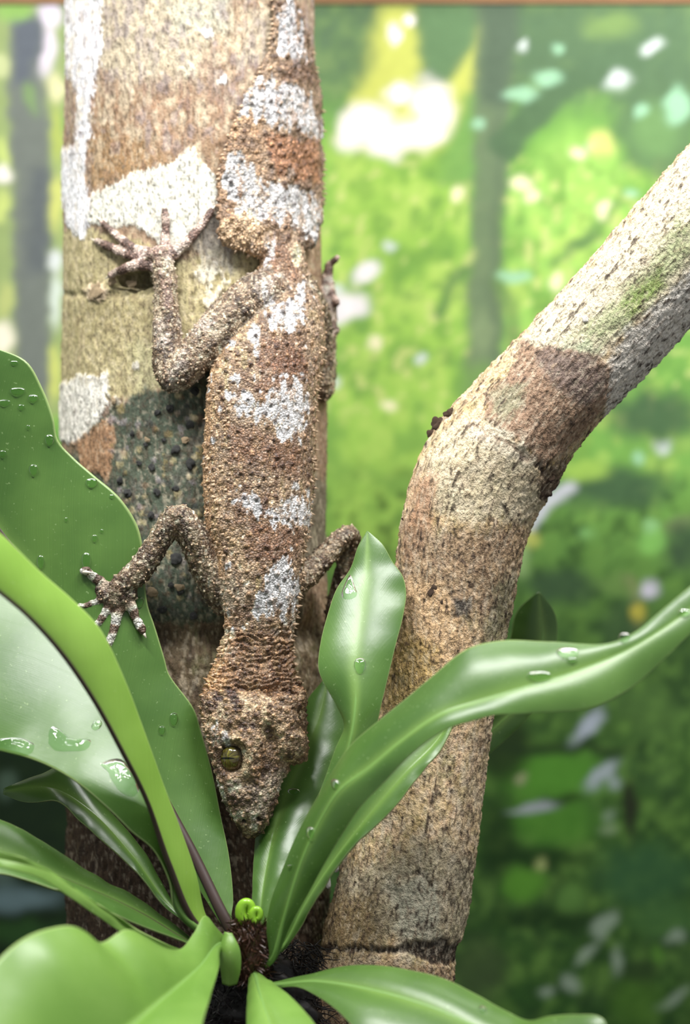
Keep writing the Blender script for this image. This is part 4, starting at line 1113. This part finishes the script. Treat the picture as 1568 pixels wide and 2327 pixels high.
# ------------------------------------------------------------------ bird's nest fern
FERN = thing('birds_nest_fern', "bird's nest fern with long glossy green fronds growing around a hairy crown", 'fern', P1(565, 2250, -60))
GRIDS = {}
NU = 17
def frond(key, L, M, R, mat=M_LEAF, nt=110, rib=(7, 2.5), ribmat=None, cup=8.0, wave=(3.0, 0.03), vein=0.42, thick=5, root=None, tip=None):
    L, M, R = list(L), list(M), list(R)
    if root is not None:                        # narrow stalk into the crown
        rx_, ry_, rd_ = root; dx = M[0][0] - rx_; sx = 5
        L.insert(0, (rx_ - sx, ry_, rd_)); M.insert(0, (rx_, ry_ + 1, rd_)); R.insert(0, (rx_ + sx, ry_, rd_))
    if tip is not None:
        L.append(tip); M.append(tip); R.append(tip)
    l, m, r = cr(L, nt), cr(M, nt), cr(R, nt)
    s = np.linspace(-1, 1, 2 * NU + 1); s = np.concatenate([[-1], [-.975], s[1:-1], [.975], [1]])
    tl = np.concatenate([[0], np.cumsum(np.linalg.norm(np.diff(m, axis=0), axis=1))])
    tan = np.gradient(m, axis=0); tan /= np.linalg.norm(tan, axis=1)[:, None] + 1e-9
    ac = r - l; nrm = np.cross(tan, ac); nrm /= np.linalg.norm(nrm, axis=1)[:, None] + 1e-9
    nrm *= np.where(nrm[:, 2:3] > 0, -1, 1)
    q = np.empty((nt, len(s), 3)); ph = np.empty((nt, len(s))); md = np.empty((nt, len(s)))
    seed = sum(ord(ch) for ch in key)
    for k, sv in enumerate(s):
        e = l if sv < 0 else r; a = abs(sv)
        p = m + (e - m) * a
        half = np.linalg.norm(e - m, axis=1)
        w = vnoise(tl * wave[1], np.full(nt, sv * 1.2), np.full(nt, 3.3), seed) * wave[0] * a ** 1.5
        p = p + nrm * (cup * half / 100 * 4 * a * (1 - a) + w)[:, None]
        q[:, k] = p
        ph[:, k] = (tl - 1.5 * a * half) * vein
        md[:, k] = math.exp(-(a * half.mean() / 9) ** 2)
    q = q.reshape(-1, 3)
    o = obj('frond', PV(q), grid_faces(nt, len(s)), mat, FERN)
    set_f(o, ph.ravel(), 'vein'); set_f(o, md.ravel(), 'mid'); set_f(o, np.tile((np.abs(s) > .99).astype(float), nt), 'rim')
    sd = o.modifiers.new('thickness', 'SOLIDIFY'); sd.thickness = thick * PX; sd.offset = 0
    sd.use_even_offset = False
    # raised midrib
    n2 = 8; V = []
    side = np.cross(tan, nrm)
    for i in range(nt):
        rr = rib[0] + (rib[1] - rib[0]) * i / (nt - 1)
        for k in range(n2):
            a = 2 * math.pi * k / n2
            V.append(m[i] + nrm[i] * 0.5 + rr * (math.cos(a) * side[i] + 0.55 * math.sin(a) * nrm[i]))
    obj('midrib', PV(np.array(V)), grid_faces(nt, n2, True), ribmat or M_RIB, o)
    GRIDS[key] = (q.reshape(nt, -1, 3))
    return o

# tall broad frond standing behind the gecko's hand
frond('tall', [(498, 2092, -60), (410, 1950, -10), (300, 1780, 40), (170, 1600, 90), (30, 1430, 120), (-130, 1230, 130), (-260, 1000, 130), (-220, 820, 130), (-90, 770, 135)],
      [(512, 2090, -62), (442, 1945, -15), (355, 1780, 35), (270, 1600, 75), (190, 1450, 100), (90, 1320, 120), (-20, 1180, 130), (-120, 1000, 135), (-150, 850, 135), (-90, 770, 135)],
      [(526, 2086, -60), (529, 2050, -40), (520, 1950, 10), (500, 1850, 55), (480, 1750, 88), (456, 1662, 105), (440, 1612, 112), (383, 1532, 120), (374, 1500, 124), (350, 1420, 132), (335, 1375, 138), (326, 1290, 142), (322, 1232, 146), (310, 1190, 150), (272, 1132, 152), (212, 1080, 152), (166, 1040, 152), (131, 1000, 150), (121, 950, 148), (95, 880, 146), (60, 822, 142), (0, 795, 138), (-90, 770, 135)],
      nt=150, rib=(14, 4), ribmat=M_RIBD, cup=4, wave=(2, .01), root=(545, 2150, -70))
# wide frond with the puddles
frond('wide', [(400, 2075, -150), (386, 2005, -165), (350, 1932, -180), (300, 1890, -185), (250, 1842, -180), (180, 1782, -165), (120, 1746, -150), (60, 1722, -140), (0, 1706, -135), (-100, 1680, -140), (-180, 1600, -100)],
      [(412, 2070, -150), (366, 1880, -140), (312, 1748, -100), (222, 1585, -20), (140, 1445, 40), (40, 1320, 85), (-60, 1215, 100), (-180, 1130, 110)],
      [(424, 2068, -140), (402, 1900, -110), (338, 1745, -72), (272, 1575, 0), (205, 1445, 58), (130, 1360, 82), (40, 1290, 95), (-60, 1190, 105), (-180, 1130, 112)],
      nt=140, rib=(8, 4), cup=3, wave=(2, .012), vein=0.5, root=(535, 2170, -110), tip=(-300, 1250, 60))
# pale young frond arching towards the viewer
FR_PALE = frond('pale', [(446, 2096, -100), (392, 1966, -120), (346, 1820, -150), (294, 1710, -190), (232, 1590, -240), (162, 1480, -300), (85, 1392, -360), (-40, 1290, -430)],
      [(444, 2098, -140), (384, 1965, -190), (334, 1820, -240), (280, 1712, -290), (214, 1592, -340), (140, 1484, -390), (62, 1398, -440), (-60, 1290, -500)],
      [(472, 2092, -90), (442, 1980, -115), (407, 1880, -150), (366, 1770, -190), (322, 1650, -235), (282, 1545, -280), (226, 1430, -320), (166, 1366, -352), (92, 1302, -390), (0, 1214, -430), (-80, 1150, -450)],
      mat=M_PALE, rib=(8, 3), ribmat=M_RIBD, cup=10, wave=(2, .01), vein=.3, root=(535, 2165, -100), tip=(-200, 1080, -580))
FR_PALE['label'] = 'pale yellowish young frond arching forward'
# dim frond below the wide one
frond('dim', [(388, 2072, -10), (300, 1972, 0), (190, 1872, 10), (130, 1822, 25), (60, 1824, 45), (8, 1804, 60)],
      [(395, 2068, -5), (300, 1945, 25), (200, 1840, 45), (110, 1790, 55), (8, 1798, 60)],
      [(402, 2060, 10), (322, 1930, 50), (230, 1825, 80), (150, 1742, 95), (92, 1762, 82), (40, 1780, 70), (8, 1792, 60)], rib=(5, 2), cup=6, root=(520, 2140, -50))
# low fronds reaching left
frond('low', [(424, 2144, -150), (340, 2112, -190), (250, 2072, -235), (150, 2030, -270), (60, 2000, -290), (-80, 1960, -300)],
      [(427, 2140, -135), (330, 2082, -155), (250, 2042, -172), (150, 2000, -192), (60, 1962, -212), (-80, 1902, -235)],
      [(432, 2132, -110), (400, 2108, -112), (300, 2034, -120), (250, 2010, -128), (150, 1950, -142), (60, 1892, -155), (0, 1866, -162), (-80, 1836, -170)], rib=(6, 3), ribmat=M_RIBD, cup=6, root=(530, 2180, -90), tip=(-300, 1780, -260))
frond('low_near', [(440, 2185, -200), (300, 2132, -285), (222, 2082, -335), (150, 2032, -380), (80, 1992, -415), (0, 1971, -450), (-100, 1960, -490)],
      [(442, 2180, -200), (310, 2122, -270), (240, 2070, -320), (160, 2015, -365), (90, 1975, -405), (0, 1952, -440), (-100, 1940, -480)],
      [(445, 2170, -200), (322, 2118, -270), (262, 2078, -310), (200, 2040, -345), (120, 1985, -385), (60, 1952, -420), (0, 1936, -440), (-100, 1920, -480)], mat=M_YOUNG, rib=(4, 2), cup=4, root=(530, 2190, -110), tip=(-280, 1930, -560))
# broad near frond at the lower left
frond('near', [(505, 2160, -180), (497, 2200, -330), (478, 2262, -480), (458, 2330, -620), (440, 2430, -760), (420, 2540, -860)],
      [(500, 2145, -175), (452, 2200, -340), (360, 2280, -520), (250, 2370, -680), (120, 2460, -800), (-20, 2540, -900)],
      [(492, 2112, -165), (466, 2082, -190), (440, 2122, -250), (405, 2160, -320), (332, 2131, -400), (282, 2117, -460), (226, 2147, -520), (190, 2122, -570), (150, 2106, -610), (92, 2116, -660), (32, 2150, -700), (-20, 2200, -740), (-120, 2330, -820)],
      mat=M_YOUNG, nt=130, rib=(8, 4), cup=8, wave=(8, .012), root=(545, 2170, -100), tip=(-200, 2760, -1000))
frond('stub', [(506, 2235, -175), (500, 2160, -185), (512, 2118, -170)], [(522, 2240, -175), (520, 2165, -195), (518, 2120, -175)], [(538, 2235, -175), (546, 2200, -185), (544, 2160, -185), (526, 2122, -172)], mat=M_YOUNG, nt=30, rib=(3, 1), cup=8)
# long frond sweeping out to the right
frond('sweep', [(612, 2180, -140), (608, 2110, -150), (618, 2045, -160), (650, 1960, -175), (690, 1870, -195), (730, 1800, -215), (770, 1732, -232), (802, 1690, -242), (860, 1640, -260), (920, 1592, -275), (985, 1538, -288), (1060, 1477, -298), (1140, 1457, -312), (1250, 1460, -345), (1380, 1465, -388), (1440, 1440, -394), (1500, 1392, -392), (1600, 1310, -398), (1700, 1240, -420)],
      [(618, 2182, -150), (645, 2090, -185), (690, 1950, -230), (735, 1855, -265), (775, 1795, -295), (840, 1745, -322), (911, 1686, -345), (998, 1626, -365), (1086, 1596, -380), (1180, 1567, -390), (1300, 1530, -400), (1430, 1476, -410), (1568, 1388, -420), (1720, 1260, -430)],
      [(626, 2180, -145), (660, 2100, -185), (700, 2030, -218), (735, 1969, -250), (775, 1900, -288), (823, 1829, -325), (911, 1737, -368), (981, 1677, -388), (1030, 1650, -398), (1080, 1636, -405), (1120, 1626, -408), (1200, 1621, -416), (1350, 1606, -440), (1422, 1571, -440), (1482, 1522, -436), (1568, 1440, -440), (1720, 1290, -440)],
      nt=150, rib=(6, 4), cup=7, wave=(4, .012), vein=.35, root=(585, 2205, -90), tip=(1900, 1080, -460))
# frond lying against the branch under it
frond('under', [(642, 2140, -85), (690, 1990, -80), (790, 1810, -70), (900, 1690, -60), (980, 1630, -60), (1032, 1622, -70)],
      [(648, 2146, -100), (690, 2065, -112), (740, 1985, -118), (830, 1865, -125), (920, 1760, -118), (990, 1690, -100), (1034, 1624, -78)],
      [(656, 2145, -105), (691, 2092, -122), (730, 2025, -138), (770, 1966, -148), (805, 1923, -152), (893, 1838, -150), (950, 1765, -138), (998, 1708, -122), (1026, 1653, -100), (1036, 1622, -80)], rib=(6, 2), cup=6, root=(595, 2200, -80))
# short upright frond between trunk and branch
frond('upright', [(632, 2095, -60), (690, 1900, -80), (738, 1775, -90), (764, 1702, -88), (784, 1650, -80), (766, 1602, -64), (737, 1552, -45), (725, 1520, -30), (730, 1460, 0), (745, 1400, 32), (766, 1340, 62), (798, 1292, 82), (815, 1242, 96), (835, 1208, 105)],
      [(640, 2098, -62), (722, 1890, -100), (790, 1710, -118), (808, 1600, -100), (806, 1500, -58), (820, 1400, 0), (832, 1300, 62), (835, 1208, 105)],
      [(650, 2095, -60), (742, 1900, -72), (820, 1750, -85), (850, 1682, -90), (857, 1642, -88), (866, 1600, -80), (880, 1540, -58), (900, 1460, -18), (917, 1392, 26), (922, 1345, 56), (914, 1310, 72), (891, 1278, 86), (868, 1238, 98), (835, 1208, 105)],
      nt=130, rib=(6, 2), cup=6, wave=(3, .02), root=(595, 2170, -70))
# frond behind the gecko's snout
frond('behind', [(574, 2068, -30), (577, 1980, 25), (582, 1900, 75), (604, 1800, 135), (640, 1720, 180), (676, 1650, 212), (700, 1590, 230), (735, 1548, 238)],
      [(592, 2074, -40), (604, 1985, 8), (622, 1900, 56), (655, 1800, 112), (690, 1720, 158), (722, 1640, 195), (745, 1550, 235)],
      [(612, 2070, -50), (655, 1950, 8), (702, 1850, 72), (748, 1760, 125), (788, 1662, 180), (778, 1602, 210), (748, 1548, 236)], nt=110, rib=(5, 2), cup=8, root=(585, 2150, -60))
# low fronds at the foot of the picture
frond('foot', [(566, 2232, -150), (563, 2280, -260), (562, 2330, -360), (566, 2420, -480)], [(580, 2216, -150), (592, 2260, -280), (612, 2320, -390), (650, 2420, -520)],
      [(598, 2220, -150), (640, 2250, -260), (692, 2300, -370), (730, 2350, -440), (790, 2430, -520)], mat=M_YOUNG, rib=(6, 3), cup=12, root=(572, 2200, -110), tip=(760, 2620, -640))
frond('foot_wide', [(610, 2241, -130), (692, 2249, -230), (762, 2292, -330), (812, 2340, -400), (900, 2400, -460), (1150, 2440, -540), (1380, 2400, -600)],
      [(608, 2238, -130), (720, 2232, -220), (850, 2252, -310), (980, 2290, -390), (1100, 2340, -460), (1250, 2380, -530), (1390, 2390, -600)],
      [(610, 2235, -125), (700, 2214, -170), (800, 2196, -220), (885, 2200, -265), (1000, 2222, -325), (1080, 2260, -375), (1150, 2300, -420), (1200, 2322, -450), (1250, 2312, -480), (1310, 2308, -520), (1370, 2316, -560), (1400, 2390, -600)],
      nt=130, rib=(8, 3), cup=8, wave=(4, .015), root=(590, 2225, -100), tip=(1620, 2400, -690))
# frond behind the branch
frond('back', [(900, 1900, 420), (1000, 1720, 430), (1110, 1600, 440), (1158, 1460, 445), (1175, 1390, 448), (1222, 1346, 450)],
      [(905, 1915, 420), (1030, 1740, 425), (1185, 1590, 430), (1231, 1460, 430), (1229, 1400, 440), (1224, 1346, 450)],
      [(910, 1930, 420), (1050, 1770, 430), (1220, 1600, 440), (1265, 1440, 445), (1258, 1390, 448), (1226, 1346, 450)], rib=(6, 4), cup=6)

def crown():
    # hairy rhizome
    nu, nv = 40, 40; V = []
    for i in range(nv):
        a = math.pi * i / (nv - 1)
        for k in range(nu):
            b = 2 * math.pi * k / nu
            p = np.array([math.sin(a) * math.cos(b), math.cos(a), math.sin(a) * math.sin(b)])
            n = fbm(p[:1] * 3, p[1:2] * 3, p[2:] * 3, 51, 3)[0]
            V.append((566 + 52 * p[0] * (1 + .25 * n), 2165 - 78 * p[1] * (1 + .15 * n), -95 + 48 * p[2] * (1 + .25 * n)))
    rz = obj('rhizome', PV(np.array(V)), grid_faces(nv, nu, True), M_SCALE, FERN)
    SV = []; SF = []
    for k in range(900):
        b = rng.uniform(math.pi * .95, math.pi * 2.05); hgt_ = rng.uniform(-1, 1); s = math.sqrt(1 - hgt_ ** 2) * .6 + .4
        p = np.array([566 + 50 * s * math.cos(b), 2165 - 76 * hgt_, -95 + 48 * s * math.sin(b)])
        o_ = np.array([math.cos(b), 0, math.sin(b)]); dr = np.array([rng.uniform(-.5, .5), rng.uniform(-1.2, .5), 0]) + o_ * rng.uniform(.1, .6); dr /= np.linalg.norm(dr)
        sd_ = np.cross(dr, o_); sd_ /= np.linalg.norm(sd_) + 1e-9; L = rng.uniform(12, 30); w_ = rng.uniform(1.2, 2.8); n0 = len(SV)
        SV += [p - sd_ * w_, p + sd_ * w_, p + dr * L * .6 + sd_ * w_ * .7 + o_ * 2, p + dr * L * .6 - sd_ * w_ * .7 + o_ * 2, p + dr * L]
        SF += [(n0, n0 + 1, n0 + 2, n0 + 3), (n0 + 3, n0 + 2, n0 + 4)]
    tag(obj('scale_hairs', PV(np.array(SV)), SF, M_SCALE, rz), kind='stuff')
    # root mat below and to the right
    V = []; n1, n2 = 60, 60
    for i in range(n2):
        a = math.pi * i / (n2 - 1)
        for k in range(n1):
            b = 2 * math.pi * k / n1
            p = np.array([math.sin(a) * math.cos(b), math.cos(a), math.sin(a) * math.sin(b)])
            n = fbm(p[:1] * 4, p[1:2] * 4, p[2:] * 4, 52, 4)[0]
            V.append((590 + 130 * p[0] * (1 + .3 * n), 2310 - 155 * p[1] * (1 + .14 * n), -20 + 90 * p[2] * (1 + .3 * n)))
    rt = obj('root_mat', PV(np.array(V)), grid_faces(n2, n1, True), M_ROOT, FERN)
    SV = []; SF = []
    for k in range(900):
        p = np.array([rng.uniform(470, 730), rng.uniform(2140, 2330), rng.uniform(-125, -20)])
        if p[0] > 620: p[2] = rng.uniform(-60, 30)
        dr = np.array([rng.uniform(-1, 1), rng.uniform(-.3, 1), rng.uniform(-.5, .3)]); dr /= np.linalg.norm(dr); L = rng.uniform(20, 60)
        pts = [(*(p + dr * L * t_ + np.array([rng.uniform(-6, 6), rng.uniform(-6, 6), rng.uniform(-6, 6)])), 1.8 - t_) for t_ in (0, .35, .7, 1)]
        v, f = tube_px(pts, 7, 4); n0 = len(SV); SV += list(v); SF += [tuple(i + n0 for i in q) for q in f]
    tag(obj('root_fibres', PV(np.array(SV)), SF, M_ROOT, rt), kind='stuff')
    # curled new leaf
    cz = thing
    for (cx, cy, R, d0, w_) in ((562, 2070, 17, -112, 16), (584, 2080, 12, -124, 12)):
        pts = []
        for k in range(26):
            t_ = k / 25; a = -2.9 + t_ * 6.0; r = R * (1 - .55 * t_)
            pts.append((cx + r * math.sin(a) * .9, cy - r * math.cos(a) * 1.35, d0 - 8 * t_, w_ * (1 - .45 * t_)))
        v, f = tube_px(pts, 60, 14); obj('crozier', PV(v), f, M_BUD, FERN)
crown()

# ------------------------------------------------------------------ water
def on_leaf(key, px, py):
    g = GRIDS[key].reshape(-1, 3)
    d2 = (g[:, 0] - px) ** 2 + (g[:, 1] - py) ** 2; i = np.argpartition(d2, 6)[:6]
    w = 1 / (d2[i] + 4); return float((g[i, 2] * w).sum() / w.sum())

HOSTS = {'tall': 'the tall upright frond behind the gecko hand', 'wide': 'the wide frond crossed by the pale one', 'sweep': 'the long frond sweeping across the branch', 'upright': 'the short upright frond beside the branch',
         'behind': 'the frond behind the gecko snout', 'foot_wide': 'the low frond in front of the branch foot'}
def drop(key, px, py, rx, ry, hgt_, outline=None, label=None, rot=0.0):
    m = 26
    d0 = on_leaf(key, px, py)
    e = 10
    gx = (on_leaf(key, px + e, py) - on_leaf(key, px - e, py)) / (2 * e); gy = (on_leaf(key, px, py + e) - on_leaf(key, px, py - e)) / (2 * e)
    n = np.array([gx, gy, -1.0]); n /= np.linalg.norm(n)
    if outline is None:
        ang = np.linspace(0, 2 * math.pi, m, endpoint=False)
        ox = rx * np.cos(ang); oy = ry * np.sin(ang) * (1 + .18 * np.sin(ang))
        cr_, sr_ = math.cos(rot), math.sin(rot)
        out = np.stack([px + ox * cr_ - oy * sr_, py + ox * sr_ + oy * cr_], 1)
    else:
        oc = np.array(outline + outline[:1], float); out = cr(np.column_stack([oc, np.zeros(len(oc))]), 61)[:-1, :2]; m = 60
    cen = out.mean(0); V = []; rings = 7
    for k in range(rings):
        f_ = k / (rings - 1); sc = math.cos(f_ * math.pi / 2); hh = math.sin(f_ * math.pi / 2) ** .8
        if outline is not None: sc = 1 - f_ * .97; hh = min(1, (f_ * 3.2)) ** .5
        for p in out:
            x, y = cen + (p - cen) * max(sc, .02)
            dd = on_leaf(key, x, y) if outline is not None else d0 + gx * (x - px) + gy * (y - py)
            V.append(np.array([x, y, dd - (6.0 if key == 'behind' else 3.4)]) + n * hgt_ * hh)
    F = [tuple(f) for f in grid_faces(rings, m, True).tolist()]; F.append(tuple((rings - 1) * m + k for k in range(m)))
    lab = label or ('small clear water drop on ' + HOSTS[key])
    o = obj('water_drop', PV(np.array(V)), F, M_WATER, None, base=P1(px, py, d0))
    tag(o, lab, 'water drop', None if label else 'water drops on ' + HOSTS[key]); return o
TALL = [(40, 888, 18, 9, 0), (75, 904, 12, 9, 0), (48, 924, 8, 6, 0), (10, 914, 14, 7, 0), (6, 1030, 9, 8, 0), (32, 824, 9, 5, 'flat water drop beside the rounded top of the tall upright frond'),
        (112, 998, 11, 13, 'water drop at the notch in the wavy margin of the tall frond'), (76, 1066, 11, 13, 'round water drop alone on the smooth middle of the tall frond'),
        (208, 1096, 14, 11, 'large oval water drop near the bulging margin of the tall frond'), (254, 1128, 6, 5, 'tiny water drop on the bulging margin of the tall frond'), (215, 1222, 7, 8, 'small round water drop well above the gecko thumb on the tall frond'),
        (92, 1275, 9, 16, 'long water drop beside the upper edge of the pale young frond'), (196, 1272, 11, 20, 'long water drop touching the gecko curled thumb'), (317, 1366, 10, 12, 'round water drop between the gecko wrist and its straight outer finger'),
        (395, 1632, 10, 15, 'larger teardrop of water on the tall frond beside the gecko jaw'), (368, 1658, 8, 10, 'smaller teardrop of water on the tall frond beside the gecko jaw'), (231, 1206, 4, 4, 1), (64, 970, 5, 5, 1), (150, 1180, 4, 5, 1)]
for (px, py, rx, ry, lb) in TALL:
    if lb == 0: lb_, g_ = 'clear water drop in the cluster on the upper part of the tall frond', 'drop cluster on the upper tall frond'
    elif lb == 1: lb_, g_ = 'pinhead water speck on the open face of the tall frond', 'water specks on the tall frond'
    else: lb_, g_ = lb, None
    o_ = drop('tall', px, py, rx, ry, min(rx, ry) * .7, None, lb_)
    if g_: o_['group'] = g_
def puddle(key, outline, label, h=6):
    c_ = np.mean(np.array(outline), 0); drop(key, c_[0], c_[1], 0, 0, h, outline, label)
puddle('wide', [(110, 1690), (112, 1660), (122, 1650), (140, 1662), (156, 1676), (182, 1684), (206, 1682), (198, 1702), (160, 1707), (126, 1705)], 'jagged water puddle spread across the middle of the wide frond')
puddle('wide', [(-14, 1680), (20, 1676), (56, 1678), (78, 1694), (70, 1712), (44, 1718), (10, 1708), (-14, 1704)], 'rounded water puddle at the outer margin of the wide frond')
puddle('wide', [(226, 1736), (250, 1726), (274, 1724), (292, 1742), (312, 1770), (314, 1800), (300, 1811), (274, 1800), (256, 1776), (244, 1752)], 'long water puddle running down beside the midrib of the wide frond')
puddle('wide', [(207, 1650), (214, 1638), (230, 1638), (232, 1646), (222, 1658), (210, 1658)], 'small flat water puddle touching the midrib of the wide frond', 5)
puddle('upright', [(775, 1350), (782, 1330), (796, 1306), (806, 1330), (811, 1352), (796, 1362), (780, 1360)], 'triangular water puddle high on the short upright frond', 5)
for (px, py, rx, ry) in [(818, 1510, 14, 18), ]: drop('upright', px, py, rx, ry, 7)
for (px, py, rx, ry, lb) in [(1290, 1482, 26, 12, 'broad water drop on the upper half of the long sweeping frond'), (1225, 1535, 28, 11, 'broad water drop lying along the midrib of the long sweeping frond'), (1420, 1448, 14, 12, 'round water drop on the upper margin where the sweeping frond narrows'),
        (705, 1890, 8, 14, 'oval water drop low on the sweeping frond beside the gecko snout'), (762, 1780, 8, 12, 'oval water drop on the sweeping frond beside the gecko brow'), (1555, 1392, 14, 9, 'water drop far out on the narrow end of the sweeping frond'),
        (1300, 1500, 12, 6, 'thin water drop just below the broad one on the sweeping frond'), (660, 1968, 4, 4, 'pinhead water speck near the base of the sweeping frond')]: drop('sweep', px, py, rx, ry, 7, None, lb)
for (px, py, rx, ry) in [(667, 1798, 14, 7)]: drop('behind', px, py, rx, ry, 5)
for (px, py, rx, ry) in [(1097, 2293, 9, 8)]: drop('foot_wide', px, py, rx, ry, 6)
